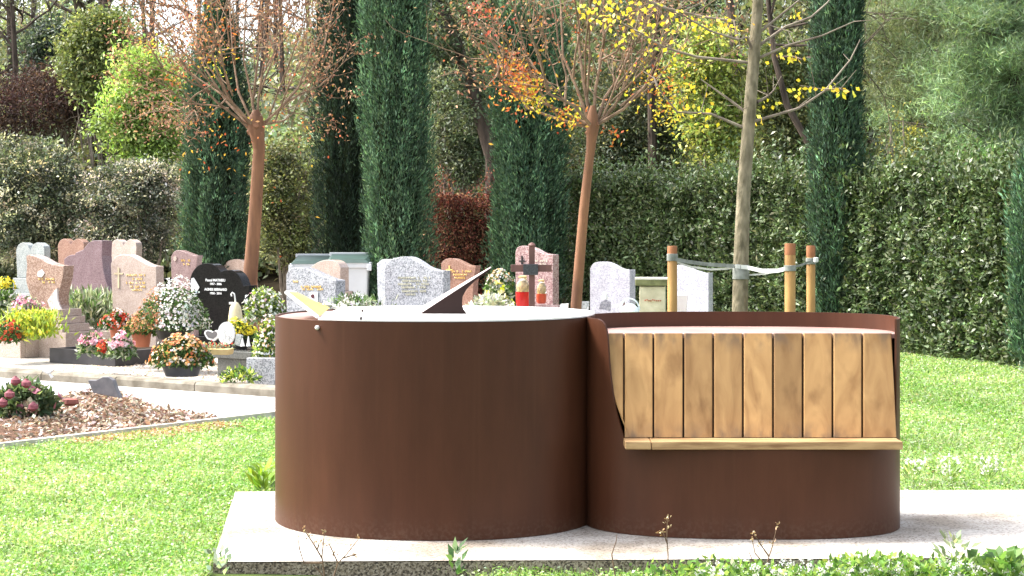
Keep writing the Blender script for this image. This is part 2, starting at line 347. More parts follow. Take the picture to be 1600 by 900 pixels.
# flap
yl = plain('yellow_inside', (0.75, 0.52, 0.13), (0.68, 0.45, 0.10), 5, 0.6)
A_ = P(447, 457, 8.62); B_ = P(497, 496, 8.50); C_ = P(514, 482, 8.9); D_ = P(462, 458, 8.95)
nn = np.cross(B_ - A_, D_ - A_); nn /= np.linalg.norm(nn)
m = MB().prism([A_, B_, C_, D_], [q + nn * 0.006 for q in (A_, B_, C_, D_)])
fl = obj('dial_flap', m, yl, sd_)
m = MB()
for a, b in ((A_, B_), (A_, D_)): m.tube([a, b], 0.0095, 6)
obj('flap_edge', m, topsteel, fl)
# gnomon
gY = 8.78
fr = [(658, 490), (768, 418.5), (763, 424), (742, 439), (729, 452), (723, 463), (722, 475), (724, 483), (729, 492.5), (700, 495.5), (668, 494.5)]
frp = [P(x, y, gY) for x, y in fr]
bk = []
for (x, y), i in zip(fr, range(len(fr))):
    q = P(x, y, gY + 0.045)
    if i == 0: q[2] += 0.024; q[0] -= 0.004
    if i == 1: q[2] += 0.002
    bk.append(q)
for L2 in (frp, bk):
    for q in L2: q[2] = max(q[2], 1.0105)
gn = obj('gnomon', MB().prism(frp, bk), bronze, sd_)
# sunlit top edge of the gnomon, its brightness put into a pale strip
a0, a1, b1, b0 = frp[0].copy(), frp[1].copy(), bk[1].copy(), bk[0].copy()
up = np.array([-.5, -.25, .85]) * 0.002
e0 = np.array([a0 + up, a1 + up, b1 + up, b0 + up]); e1 = e0 + np.array([-.5, 0, .85]) * 0.003
obj('gnomon_edge', MB().prism(list(e0), list(e1)), plain('sunlit_edge_tone', (0.72, 0.62, 0.60), (0.6, 0.5, 0.48), 12, 0.5), gn)

# right drum: bench
RN = 900
RD = sellip(1.112, 8.72, 0.758, 0.492, rad(-3), 2.5, RN)
PZ0, PY0, PK = 0.453, 8.365, 0.30      # backrest plane: Y = PY0 + (z-PZ0)*PK
LED_B, LED_T = 0.416, 0.453
zt = []
for x, y in RD:
    px = 800 + F * x / y
    if y > 8.72: z = 1.0
    elif x < 1.1: z = float(np.interp(px, [934, 940, 944.5, 947.5, 949.5, 951, 953.5, 957, 962, 969, 979], [1.0, .992, .975, .95, .91, .82, .74, .66, .575, .50, LED_B - .002]))
    else: z = float(np.interp(y, [8.455, 8.462, 8.468], [LED_B - .002, .46, 1.0]))
    zt.append(z)
zt = np.array(zt)
# round the free corner
bd = thing('bench_drum', 'rust brown steel drum with built-in plank backrest and narrow wooden ledge', 'bench', (1.13, 8.72, 0))
obj('drum_shell', shell(RD, zt), steel, bd, smooth=True)
ins = inset(RD, 0.011); pk = 0.925
back = np.array([(x, max(y, PY0 + (pk - PZ0) * PK + 0.045)) for x, y in ins])
obj('inner_plate', cap(back, 0.905, pk), pinksteel, bd)
# wood
wood, t_, b_ = newmat('weathered_plank'); setp(b_, 0.6, 0.3)
N_ = t_.nodes; L_ = t_.links; tc = N_.new('ShaderNodeTexCoord'); at = N_.new('ShaderNodeAttribute'); at.attribute_name = 'col'
va = N_.new('ShaderNodeVectorMath'); va.operation = 'MULTIPLY_ADD'; va.inputs[1].default_value = (9, 9, 9); L_.new(at.outputs['Color'], va.inputs[0]); L_.new(tc.outputs['Object'], va.inputs[2])
mp = N_.new('ShaderNodeMapping'); mp.inputs['Scale'].default_value = (7, 7, 0.9); L_.new(va.outputs[0], mp.inputs[0])
n1 = N_.new('ShaderNodeTexNoise'); n1.inputs['Scale'].default_value = 1.6; n1.inputs['Detail'].default_value = 7; n1.inputs['Distortion'].default_value = 1.1; L_.new(mp.outputs[0], n1.inputs[0])
r1 = N_.new('ShaderNodeValToRGB'); e = r1.color_ramp.elements; e[0].position = 0.25; e[0].color = (0.27, 0.138, 0.050, 1); e[1].position = 0.72; e[1].color = (0.46, 0.268, 0.108, 1)
L_.new(n1.outputs[0], r1.inputs[0])
mp2 = N_.new('ShaderNodeMapping'); mp2.inputs['Scale'].default_value = (6, 6, 3); L_.new(va.outputs[0], mp2.inputs[0])
n2 = N_.new('ShaderNodeTexNoise'); n2.inputs['Scale'].default_value = 1.3; n2.inputs['Detail'].default_value = 8; L_.new(mp2.outputs[0], n2.inputs[0])
r2 = N_.new('ShaderNodeValToRGB'); r2.color_ramp.elements[0].position = 0.30; r2.color_ramp.elements[0].color = (0.55, 0.5, 0.46, 1); r2.color_ramp.elements[1].position = 0.45
L_.new(n2.outputs[0], r2.inputs[0])
mx = N_.new('ShaderNodeMix'); mx.data_type = 'RGBA'; mx.blend_type = 'MULTIPLY'; mx.inputs[0].default_value = 0.8; L_.new(r1.outputs[0], mx.inputs[6]); L_.new(r2.outputs[0], mx.inputs[7])
mx2 = N_.new('ShaderNodeMix'); mx2.data_type = 'RGBA'; mx2.blend_type = 'MULTIPLY'; mx2.inputs[0].default_value = 1
sc_ = N_.new('ShaderNodeMapRange'); sc_.inputs[3].default_value = 0.78; sc_.inputs[4].default_value = 1.2; L_.new(at.outputs['Fac'], sc_.inputs[0])
L_.new(mx.outputs[2], mx2.inputs[6]); L_.new(sc_.outputs[0], mx2.inputs[7]); L_.new(mx2.outputs[2], b_.inputs['Base Color'])
sx = N_.new('ShaderNodeSeparateXYZ'); L_.new(tc.outputs['Object'], sx.inputs[0])
zc_ = N_.new('ShaderNodeMapRange'); zc_.inputs[1].default_value = 0.83; zc_.inputs[2].default_value = 0.93; L_.new(sx.outputs[2], zc_.inputs[0])
zd_ = N_.new('ShaderNodeMapRange'); zd_.inputs[1].default_value = 0.53; zd_.inputs[2].default_value = 0.455; L_.new(sx.outputs[2], zd_.inputs[0])
zm = N_.new('ShaderNodeMath'); zm.operation = 'MAXIMUM'; L_.new(zc_.outputs[0], zm.inputs[0]); L_.new(zd_.outputs[0], zm.inputs[1])
nw = N_.new('ShaderNodeTexNoise'); nw.inputs['Scale'].default_value = 2.6; nw.inputs['Detail'].default_value = 9; L_.new(mp2.outputs[0], nw.inputs[0])
rw = N_.new('ShaderNodeMapRange'); rw.inputs[1].default_value = 0.42; rw.inputs[2].default_value = 0.62; L_.new(nw.outputs[0], rw.inputs[0])
zz_ = N_.new('ShaderNodeMath'); zz_.operation = 'MULTIPLY'; L_.new(zm.outputs[0], zz_.inputs[0]); L_.new(rw.outputs[0], zz_.inputs[1])
z3 = N_.new('ShaderNodeMath'); z3.operation = 'MULTIPLY'; z3.inputs[1].default_value = 0.75; L_.new(zz_.outputs[0], z3.inputs[0])
mW = N_.new('ShaderNodeMix'); mW.data_type = 'RGBA'; mW.inputs[7].default_value = (0.085, 0.062, 0.048, 1); L_.new(z3.outputs[0], mW.inputs[0]); L_.new(mx2.outputs[2], mW.inputs[6]); L_.new(mW.outputs[2], b_.inputs['Base Color'])
bp = N_.new('ShaderNodeBump'); bp.inputs['Strength'].default_value = 0.25; bp.inputs['Distance'].default_value = 0.004; L_.new(n1.outputs[0], bp.inputs['Height']); L_.new(bp.outputs[0], b_.inputs['Normal'])
def colour_islands(o, per):
    me = o.data; ca = me.color_attributes.new('col', 'FLOAT_COLOR', 'POINT')
    c = np.ones((len(me.vertices), 4), np.float32); g = R.random(len(me.vertices) // per + 1)
    for k in range(3): c[:, k] = np.repeat(g, per)[:len(me.vertices)]
    ca.data.foreach_set('color', c.reshape(-1))
def plane_pt(px, z):
    Y = PY0 + (z - PZ0) * PK
    return (px - 800) / F * Y, Y
xs = [950, 975, 1021, 1068, 1114.5, 1161, 1208, 1254.5, 1301, 1347.5, 1395]
m = MB(); ZT = 0.931; ZB = 0.4545
def shellx(Yq, left):        # x where the shell meets depth Yq
    c = RD[np.abs(RD[:, 1] - Yq) < 0.01]; c = c[(c[:, 0] < 1.13) == left]
    return float(c[np.argmin(np.abs(c[:, 1] - Yq)), 0])
for i in range(10):
    nz = 7; FL = []; 
    for k in range(nz):
        z = ZB + (ZT - ZB) * k / (nz - 1); Y = PY0 + (z - PZ0) * PK
        xl = plane_pt(xs[i] + 1.5, z)[0] if True else 0; xr = plane_pt(xs[i + 1] - 1.3, z)[0]
        lo = shellx(Y + .0, True) + 0.012; hi = plane_pt(1393 + 8 * (ZT - z) / (ZT - ZB), z)[0]; hi = min(hi, shellx(max(Y, 8.47) + .028, False) - .0125)
        xl = lo if i == 0 else xl; xr = min(xr, hi) if i < 9 else hi
        FL.append((xl, max(xr, xl + .004), Y, z))
    V = []
    for xl, xr, Y, z in FL:
        b = 0.004
        V += [(xl, Y + b, z), (xl + b, Y, z), (xr - b, Y, z), (xr, Y + b, z), (xr, Y + .028, z - .004), (xl, Y + .028, z - .004)]
    Fs = [(5, 4, 3, 2, 1, 0), tuple((nz - 1) * 6 + k for k in range(6))]
    for r in range(nz - 1):
        for k in range(6):
            k2 = (k + 1) % 6; Fs.append((r * 6 + k, r * 6 + k2, (r + 1) * 6 + k2, (r + 1) * 6 + k))
    m.add(V, Fs)
o = obj('backrest', m, wood, bd); colour_islands(o, 42)
m = MB()      # dark steel sheet behind the planks
m.prism([(x, y + .032, z) for x, y, z in ((0.55, PY0, PZ0), (1.77, PY0, PZ0), (1.79, PY0 + .13, .90), (0.46, PY0 + .13, .90))],
        [(x, y + .038, z) for x, y, z in ((0.55, PY0, PZ0), (1.77, PY0, PZ0), (1.79, PY0 + .13, .90), (0.46, PY0 + .13, .90))])
obj('backing_sheet', m, bronze, bd)
xa, xb = (977 - 800) / F * 8.21, (1409 - 800) / F * 8.24
m = MB(); m.box(((xa + xa + .118) / 2, 8.285, (LED_B + LED_T) / 2), (.118, .152, LED_T - LED_B))
m.box(((xa + .121 + xb) / 2, 8.289, (LED_B + LED_T) / 2 - .001), (xb - xa - .121, .15, LED_T - LED_B))
woodh, t2, b2 = newmat('ledge_wood'); setp(b2, 0.55, 0.35); nn1 = t2.nodes.new('ShaderNodeTexNoise'); nn1.inputs['Scale'].default_value = 5; nn1.inputs['Detail'].default_value = 8
tcc = t2.nodes.new('ShaderNodeTexCoord'); mpp = t2.nodes.new('ShaderNodeMapping'); mpp.inputs['Scale'].default_value = (1, 9, 9); t2.links.new(tcc.outputs['Object'], mpp.inputs[0]); t2.links.new(mpp.outputs[0], nn1.inputs[0])
rr = t2.nodes.new('ShaderNodeValToRGB'); e = rr.color_ramp.elements; e[0].position = .35; e[0].color = (0.20, 0.105, 0.045, 1); e[1].position = .6; e[1].color = (0.42, 0.27, 0.13, 1)
t2.links.new(nn1.outputs[0], rr.inputs[0]); t2.links.new(rr.outputs[0], b2.inputs['Base Color'])
obj('ledge', m, woodh, bd, bevel=0.004)

# ---------------------------------------------------------------- hedge, cypresses, trees
def vnoise(x, y, z=0.0, s=1.0):
    return (np.sin(x * 2.1 * s + 1.3 + 1.7 * np.sin(y * 1.7 * s)) + np.sin(y * 2.7 * s + 0.7 + 1.1 * np.sin(z * 2.3 * s + x * s)) + np.sin(z * 3.1 * s + 2.0 + x * 1.3 * s)) / 3

def hedge(name, label, pts, h, depth, n, cols, lsize, zbase=-0.05, leafm=None):
    pts = np.array(pts, float); seg = np.linalg.norm(np.diff(pts[:, :2], axis=0), axis=1); s = np.r_[0, np.cumsum(seg)]; Lh = s[-1]
    t = thing(name, label, 'hedge', (*pts.mean(0)[:2], zbase))
    m = MB(); nx = 40; rings = []
    for i in range(nx + 1):
        u = Lh * i / nx; x = np.interp(u, s, pts[:, 0]); y = np.interp(u, s, pts[:, 1]); hh = h * (0.97 + 0.04 * math.sin(u * 3.1))
        d = np.array([np.interp(min(u + .1, Lh), s, pts[:, 0]) - np.interp(max(u - .1, 0), s, pts[:, 0]), np.interp(min(u + .1, Lh), s, pts[:, 1]) - np.interp(max(u - .1, 0), s, pts[:, 1])]); d /= np.linalg.norm(d); nn = np.array([-d[1], d[0]])
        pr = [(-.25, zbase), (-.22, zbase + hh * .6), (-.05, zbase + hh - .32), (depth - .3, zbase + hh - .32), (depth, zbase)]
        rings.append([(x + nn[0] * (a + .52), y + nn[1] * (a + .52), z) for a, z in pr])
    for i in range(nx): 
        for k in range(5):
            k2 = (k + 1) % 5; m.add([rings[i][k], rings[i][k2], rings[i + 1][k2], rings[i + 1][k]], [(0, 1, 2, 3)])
    obj('dark_core', m, CORE, t)  # closed dark body: the shade inside the hedge put in as colour
    u = R.random(n) * Lh; x = np.interp(u, s, pts[:, 0]); y = np.interp(u, s, pts[:, 1])
    dx = np.interp(np.minimum(u + .1, Lh), s, pts[:, 0]) - np.interp(np.maximum(u - .1, 0), s, pts[:, 0]); dy = np.interp(np.minimum(u + .1, Lh), s, pts[:, 1]) - np.interp(np.maximum(u - .1, 0), s, pts[:, 1])
    d = nrm(np.stack([dx, dy], 1)); nn = np.stack([-d[:, 1], d[:, 0]], 1)
    a = R.random(n) * (h + depth * .8)
    front = a < h
    zz = np.where(front, a, h); off = np.where(front, 0.0, a - h)
    bump = 0.06 * vnoise(u, zz, off, 2.2) + 0.05 * vnoise(u, zz, off, 7.0) + 0.06 * vnoise(u + 3, zz, off, 13.0)
    dep = np.abs(R.normal(0, 0.17, n))
    off2 = np.where(front, dep - bump + 0.06, off); zz = np.where(front, zz, h - dep * 0.9 + bump)
    zz = zz * (1 + 0.03 * np.sin(u * 2.3) + .03 * np.sin(u * 5.1 + 1)) + (R.random(n) ** 6) * .34 * (~front) * (1 + np.sin(u * 9) * .6)
    X = x + nn[:, 0] * off2; Y = y + nn[:, 1] * off2; Z = zbase + zz
    out = np.where(front[:, None], np.stack([-nn[:, 0], -nn[:, 1], np.full(n, .5)], 1), np.array([[0, 0, 1.0]]))
    D = rdir(n, 0.15, out, 0.6); Nn = rdir(n, 0.6, out, 1.0)
    C = pal(n, cols, 0.33) * (1 + 0.2 * vnoise(u, zz, 0, 3.3))[:, None]
    leaf_mesh('leaves', np.stack([X, Y, Z], 1), D, Nn, lsize * (0.45 + 1.1 * R.random(n)), lsize * .5 * (0.6 + .8 * R.random(n)), C, leafm or HEDGE, t)
    return t
hg = [(0.70, 25.2), (2.4, 23.4), (4.39, 20.5), (5.35, 17.9), (6.3, 14.9)]
hedge('evergreen_hedge', 'tall clipped dark green evergreen hedge running along the right lawn', hg, 2.06, 1.1, 190000,
      [(0.075, 0.115, 0.04), (0.11, 0.155, 0.06), (0.05, 0.08, 0.03), (0.17, 0.20, 0.11), (0.09, 0.14, 0.05)], 0.062)
hedge('rust_hedge', 'low hedge of dry rust brown leaves between two cypresses', [(-1.35, 27.6), (0.1, 27.2)], 1.9, .7, 16000,
      [(0.12, 0.035, 0.025), (0.20, 0.06, 0.04), (0.06, 0.022, 0.018), (0.28, 0.16, 0.09)], 0.05, leafm=DRY)

def cypress(label, px0, px1, Y, top, n, cols, lean=0.0, ybase=450, flame=1.0, bulge=0.0, flat=0.0):
    n = int(n * 1.8)
    xc = ((px0 + px1) / 2 - 800) / F * Y; rr = (px1 - px0) / 2 / F * Y * .95; H = top
    t = thing('cypress', label, 'cypress', (xc, Y, ZG), 'cypresses behind the graves')
    m = MB().tube([(xc, Y, ZG), (xc + lean * .3, Y, H * .5), (xc + lean, Y, H * .96)], [rr * .16, rr * .12, .02], 8)
    obj('trunk', m, BARK, t, smooth=True)
    def rad_(th, z):
        f = z / H; base = np.where(f < .06, .75 + 4 * f, 1.0) * np.where(f > .6, np.maximum(0.02, (1 - ((f - .6) / .4) ** 1.6)), 1) if not flat else np.where(f > .93, .8, 1.0) * np.ones_like(f)
        return rr * base * (0.86 + 0.13 * np.sin(3 * th + z * .9 + px0) + 0.10 * np.sin(7 * th - z * 1.3 + px0) + 0.07 * np.sin(2.0 * z + 4 * th) + bulge * np.exp(-((z - 1.6) / .9) ** 2))
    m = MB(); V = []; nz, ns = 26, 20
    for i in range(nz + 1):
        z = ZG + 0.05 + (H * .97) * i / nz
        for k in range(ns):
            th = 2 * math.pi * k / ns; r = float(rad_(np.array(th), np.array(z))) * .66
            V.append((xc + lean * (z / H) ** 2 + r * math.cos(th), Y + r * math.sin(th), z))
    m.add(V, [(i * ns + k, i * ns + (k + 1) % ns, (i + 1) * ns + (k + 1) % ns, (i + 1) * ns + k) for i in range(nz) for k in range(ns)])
    # tufts
    nt_ = n // 14; th = R.random(nt_) * 2 * math.pi; z = ZG + .05 + R.random(nt_) * H
    r = rad_(th, z) * (0.68 + .38 * R.random(nt_) + .22 * R.random(nt_) ** 9); tl = 0.14 + 0.30 * R.random(nt_)
    i = R.integers(0, nt_, n); q = R.random(n); 
    o_ = np.stack([np.cos(th[i]), np.sin(th[i]), np.zeros(n)], 1)
    rad2 = r[i] + q * 0.05 * flame
    c = np.stack([xc + lean * (z[i] / H) ** 2 + rad2 * np.cos(th[i]), Y + rad2 * np.sin(th[i]), z[i] + q * tl[i]], 1) + R.normal(0, 0.022, (n, 3))
    D = nrm(o_ * .55 * flame + np.array([[0, 0, 1.0]]) + R.normal(0, .38, (n, 3))); Nn = nrm(o_ + R.normal(0, .6, (n, 3)))
    tc_ = np.exp(R.normal(0, .45, nt_))
    C = pal(n, cols, 0.16) * tc_[i][:, None]
    cr = leaf_mesh('crown', c, D, Nn, 0.045 + .045 * R.random(n), 0.011 + .010 * R.random(n), C, CYP, t)
    obj('dark_core', m, CORE, cr)  # solid inner column, coloured dark for the shade between the sprays
    return t
cg = [(0.045, 0.085, 0.05), (0.06, 0.115, 0.065), (0.035, 0.065, 0.042), (0.085, 0.145, 0.08)]
cb = [(0.06, 0.12, 0.068), (0.085, 0.16, 0.085), (0.04, 0.08, 0.05), (0.12, 0.20, 0.11)]
cypress('broad dark cypress standing behind the small brown-crowned pollard on the left', 286, 392, 25.5, 4.6, 34000, cg)
cypress('darkest cypress, just left of the tall bright green one', 486, 590, 26.3, 8.4, 40000, [(0.026, 0.046, 0.030), (0.036, 0.062, 0.038), (0.02, 0.035, 0.024)], lean=0.25)
cypress('tall bright green cypress rising behind the big grey granite headstone', 566, 672, 24.5, 8.2, 48000, cb, bulge=.06)
cypress('stout blue-green cypress behind the mauve headstone with the wooden cross', 766, 884, 25, 4.3, 40000, cb, flat=1)
cypress('slender cypress growing against the evergreen hedge on the right', 1272, 1346, 21.6, 8.0, 36000, cg, bulge=.16)
cypress('cypress cut by the right edge of the picture', 1580, 1680, 17.6, 2.15, 12000, cb)
# leaning side shoot of the dark cypress
def spray_mass(parent, name, pa, pb, r, n, cols, mat=CYP, L=.08, W=.02):
    q = R.random(n)[:, None]; c = pa * (1 - q) + pb * q + R.normal(0, 1, (n, 3)) * (r * (1 - .75 * q)) * np.array([[1, 1, .5]])
    d = nrm((pb - pa)[None] / np.linalg.norm(pb - pa) + R.normal(0, .4, (n, 3)))
    return leaf_mesh(name, c, d, rdir(n, .2), L * (.6 + .8 * R.random(n)), W * (.7 + .6 * R.random(n)), pal(n, cols, .35), mat, parent)

# generic tree builder
def branches(mb, p, d, L, r, depth, ends, spread=0.5, up=0.25, kids=3, minr=0.004, bend=.18, rough=None):
    n = 4; pts = [p]; q = np.array(p, float); dd = np.array(d, float)
    for i in range(n):
        dd = dd + R.normal(0, bend, 3) + np.array([0, 0, up * .25]); dd /= np.linalg.norm(dd); q = q + dd * L / n; pts.append(q.copy())
    r1 = max(minr, r * .55)
    mb.tube(pts, list(np.linspace(r, r1, n + 1)), 5 if depth > 1 else 4, cap=False)
    if depth == 0: ends.append((pts[-1], dd)); ends.append((pts[2], dd)); return
    for k in range(kids):
        i = R.integers(2, n + 1) if k else n
        nd = dd + R.normal(0, spread, 3) + np.array([0, 0, up]); nd /= np.linalg.norm(nd)
        branches(mb, pts[i], nd, L * (.55 + .25 * R.random()), r1 * .8, depth - 1, ends, spread, up, kids, minr, bend)
def ellip_clumps(c, rads, n):
    d = nrm(R.normal(size=(n, 3))); r = (0.35 + .65 * R.random((n, 1)) ** .5)
    return np.array(c)[None] + d * r * np.array(rads)[None], d
def crown(parent, name, balls, nclump, per, lsize, cols, mat=LEAF, clump=.22, wide=.5, droop=0.0, weights=None, cvar=.35, jit=.2):
    cs = []; ds = []
    vol = np.array([b[1][0] * b[1][1] * b[1][2] for b in balls]) ** .67; vol = vol / vol.sum()
    for (c, rd_), v in zip(balls, vol):
        a, b = ellip_clumps(c, rd_, max(3, int(nclump * v))); cs.append(a); ds.append(b)
    cs = np.vstack(cs); ds = np.vstack(ds); n = len(cs) * per; i = np.repeat(np.arange(len(cs)), per)
    sz = clump * (.5 + R.random(len(cs)))
    pos = cs[i] + R.normal(0, 1, (n, 3)) * sz[i][:, None] * np.array([[.6, .6, .35]])
    ci = pal(len(cs), cols, cvar, weights); C = ci[i] * np.exp(R.normal(0, jit, (n, 1)))
    D = nrm(rdir(n, -droop) + ds[i] * .5); Nn = rdir(n, .8)
    return leaf_mesh(name, pos, D, Nn, lsize * (.6 + .8 * R.random(n)), lsize * wide * (.7 + .6 * R.random(n)), C, mat, parent)

def bush(name, label, cat, px0, px1, py0, py1, Y, cols, nclump_, per, lsize, clump=.2, mat=LEAF, thick=.8, cvar=.35, group=None, stems=7, lumps=6, wide=.5):
    nclump = int(nclump_ * 1.25); cols = [tuple(1.3 * q for q in c_) for c_ in cols]
    a = P(px0, py0, Y); b = P(px1, py1, Y); cx = (a[0] + b[0]) / 2; hw = (b[0] - a[0]) / 2; z0 = max(b[2], ZG) ; zt_ = a[2]
    base = (cx, Y, hillz(cx, Y) if Y > 28 else ZG)
    t = thing(name, label, cat, base, group)
    cz = (z0 + zt_) / 2; hz = (zt_ - z0) / 2
    balls = [((cx, Y, cz), (hw * .8, hw * thick * .8, hz * .85))]
    for _ in range(lumps):
        an = R.random() * 6.28; f = .45 + .2 * R.random()
        balls.append(((cx + hw * f * math.cos(an), Y + hw * thick * (R.random() - .5), cz + hz * f * math.sin(an)), (hw * .45, hw * .45 * thick, hz * .42)))
    m = MB()
    for k in range(stems):
        e = np.array([cx + hw * .8 * (R.random() * 2 - 1), Y + .3 * (R.random() - .5), cz + hz * (.2 + .6 * R.random())]); s0 = np.array([cx + hw * .25 * (R.random() * 2 - 1), Y, base[2] - .05])
        mid = (s0 + e) / 2 + R.normal(0, .12, 3); m.tube([s0, mid, e], [.035, .022, .006], 5)
        for j in range(3):
            e2 = mid + (e - mid) * R.random() + R.normal(0, hw * .25, 3) * np.array([1, .4, 1]); m.tube([mid + (e - mid) * .3, e2], [.012, .004], 4)
    obj('stems', m, TWIGG, t)
    crown(t, 'foliage', balls, nclump, per, lsize, cols, mat, clump, wide, cvar=cvar)
    return t
# --- background shrubs and trees, each its own
bush('flowering_shrub', 'large grey-green shrub with cream blossom behind the leftmost double heart headstone', 'shrub', -60, 150, 192, 430, 29, [(0.07, 0.09, 0.055), (0.11, 0.13, 0.085), (0.04, 0.05, 0.035), (0.34, 0.33, 0.25)], 900, 40, .06, .18)
bush('flowering_shrub', 'silvery shrub dusted with pale blossom left of the broad dark cypress', 'shrub', 110, 292, 235, 430, 28.5, [(0.08, 0.10, 0.07), (0.14, 0.15, 0.11), (0.045, 0.055, 0.04), (0.38, 0.35, 0.31)], 900, 40, .055, .16)
bush('lime_green_tree', 'small tree with fresh lime green leaves left of the brown-crowned pollard', 'tree', 150, 300, 70, 300, 31, [(0.20, 0.29, 0.07), (0.27, 0.36, 0.12), (0.12, 0.17, 0.045)], 380, 30, .085, .26, cvar=.4)
bush('olive_tree', 'feathery olive green tree above the lime green one at upper left', 'tree', 95, 222, 22, 165, 37, [(0.14, 0.17, 0.06), (0.10, 0.13, 0.05), (0.19, 0.21, 0.09)], 420, 34, .09, .28)
bush('bare_thicket', 'dark leafless brown thicket at upper left', 'shrub', -50, 170, 95, 235, 38, [(0.05, 0.028, 0.026), (0.035, 0.022, 0.020), (0.08, 0.05, 0.035)], 420, 30, .07, .3, mat=DRY, stems=26)
bush('blue_green_tree', 'bluish green tree with loose crown at the upper left', 'tree', 40, 145, 35, 140, 42, [(0.06, 0.085, 0.065), (0.085, 0.11, 0.085), (0.035, 0.05, 0.04)], 260, 34, .10, .3)
bush('vine_shrub', 'olive and yellow-green climbing shrub between the pollard trunk and dark cypress', 'shrub', 405, 500, 190, 440, 30, [(0.10, 0.12, 0.05), (0.18, 0.20, 0.07), (0.05, 0.06, 0.03), (0.22, 0.22, 0.13)], 520, 30, .06, .16)
bush('yellow_green_maple', 'yellow-green autumn maple behind the hedge left of the young staked tree', 'tree', 1052, 1165, 20, 285, 31, [(0.29, 0.33, 0.08), (0.20, 0.26, 0.07), (0.36, 0.36, 0.11), (0.13, 0.17, 0.06)], 300, 26, .09, .28, cvar=.4)
bush('round_bush', 'rounded soft green bush rising over the hedge near the right edge', 'shrub', 1465, 1590, 222, 345, 25, [(0.10, 0.19, 0.06), (0.07, 0.14, 0.05), (0.14, 0.24, 0.08)], 260, 60, .05, .12, wide=.2)
bush('yellow_sapling', 'thin sapling with yellow leaves between slender cypress and pines', 'tree', 1378, 1432, 160, 275, 29, [(0.26, 0.25, 0.06), (0.16, 0.18, 0.06)], 40, 12, .06, .2, stems=5)
bush('ivy_thicket', 'grey-green ivy-covered thicket between the bright cypress and the stout one', 'shrub', 660, 790, 90, 300, 33, [(0.12, 0.15, 0.09), (0.19, 0.22, 0.15), (0.08, 0.10, 0.06)], 620, 36, .07, .22)
bush('grey_thicket', 'grey-green thicket behind the crown of the right pollard', 'shrub', 880, 1070, 60, 300, 34, [(0.10, 0.13, 0.08), (0.15, 0.175, 0.11), (0.07, 0.09, 0.05), (0.20, 0.19, 0.12)], 640, 36, .075, .25)
bush('olive_thicket', 'olive yellow thicket between the young staked tree and slender cypress', 'shrub', 1165, 1290, 40, 300, 33, [(0.17, 0.20, 0.09), (0.24, 0.25, 0.11), (0.11, 0.13, 0.07)], 620, 34, .07, .22)

# leaning and upright trunks one can tell apart
def bgtree(label, pts, r, Y, cols=None, ball=None, n=200, lsize=.09, name='woodland_tree', clump=.3, bk=BARK, kids=3, wide=.5):
    w = [P(x, y, Y) for x, y in pts]; b = w[0].copy(); b[2] = hillz(b[0], Y) - .1
    t = thing(name, label, 'tree', b, 'woodland trees on the slope')
    m = MB(); allp = [b] + w; m.tube(allp, list(np.linspace(r, r * .5, len(allp))), 8)
    ends = []
    for k in range(7):
        q = w[len(w) // 2] * (1 - k / 7) + w[-1] * k / 7; d = nrm(R.normal(size=(1, 3)) * np.array([[1, .5, .3]]) + np.array([[0, 0, .5]]))[0]
        branches(m, q, d, 1.3, r * .35, 2, ends, .55, .1, kids, .006)
    obj('trunk', m, bk, t, smooth=True)
    if cols:
        if ball is None: ball = [(w[-1], (1.6, 1.2, 1.2))]
        crown(t, 'crown', ball, n, 30, lsize, cols, LEAF, clump, wide)
    return t
gg = [(0.08, 0.11, 0.06), (0.12, 0.15, 0.09), (0.05, 0.07, 0.04)]
bgtree('bare dark tree against the bright sky in the top left corner', [(22, 230), (24, 100), (15, -60)], .10, 40, [(0.10, .11, .08)], n=40)
bgtree('dark double-stemmed tree left of the olive green crown at the top', [(142, 120), (128, 40), (105, -60)], .14, 41, gg, [(P(170, -60, 41), (1.8, 1, 1.2))], 140)
bgtree('grey leaning ivy-clad trunk right of the tall bright cypress', [(770, 250), (735, 130), (690, 0), (680, -60)], .15, 31, gg, [(P(690, 30, 31), (.9, .7, .9)), (P(740, 150, 31), (.4, .4, .6))], 200)
bgtree('dark slender trunk rising within the yellow-green maple', [(1158, 260), (1152, 120), (1140, 0), (1135, -80)], .11, 32)
bgtree('dark trunk leaning left behind the slender cypress', [(1275, 245), (1230, 165), (1210, 90), (1195, -50)], .075, 30)
bgtree('brown trunk at the top between the staked tree and slender cypress', [(1245, 200), (1247, 60), (1245, -60)], .14, 38, gg, [(P(1230, -40, 38), (2, 1, 1.2))], 120)
bgtree('dark trunk behind the hedge in the gap right of the right pollard', [(1020, 270), (1018, 150), (1030, 30), (1030, -80)], .10, 33, gg, [(P(1030, 0, 33), (1.4, .8, 1))], 120)
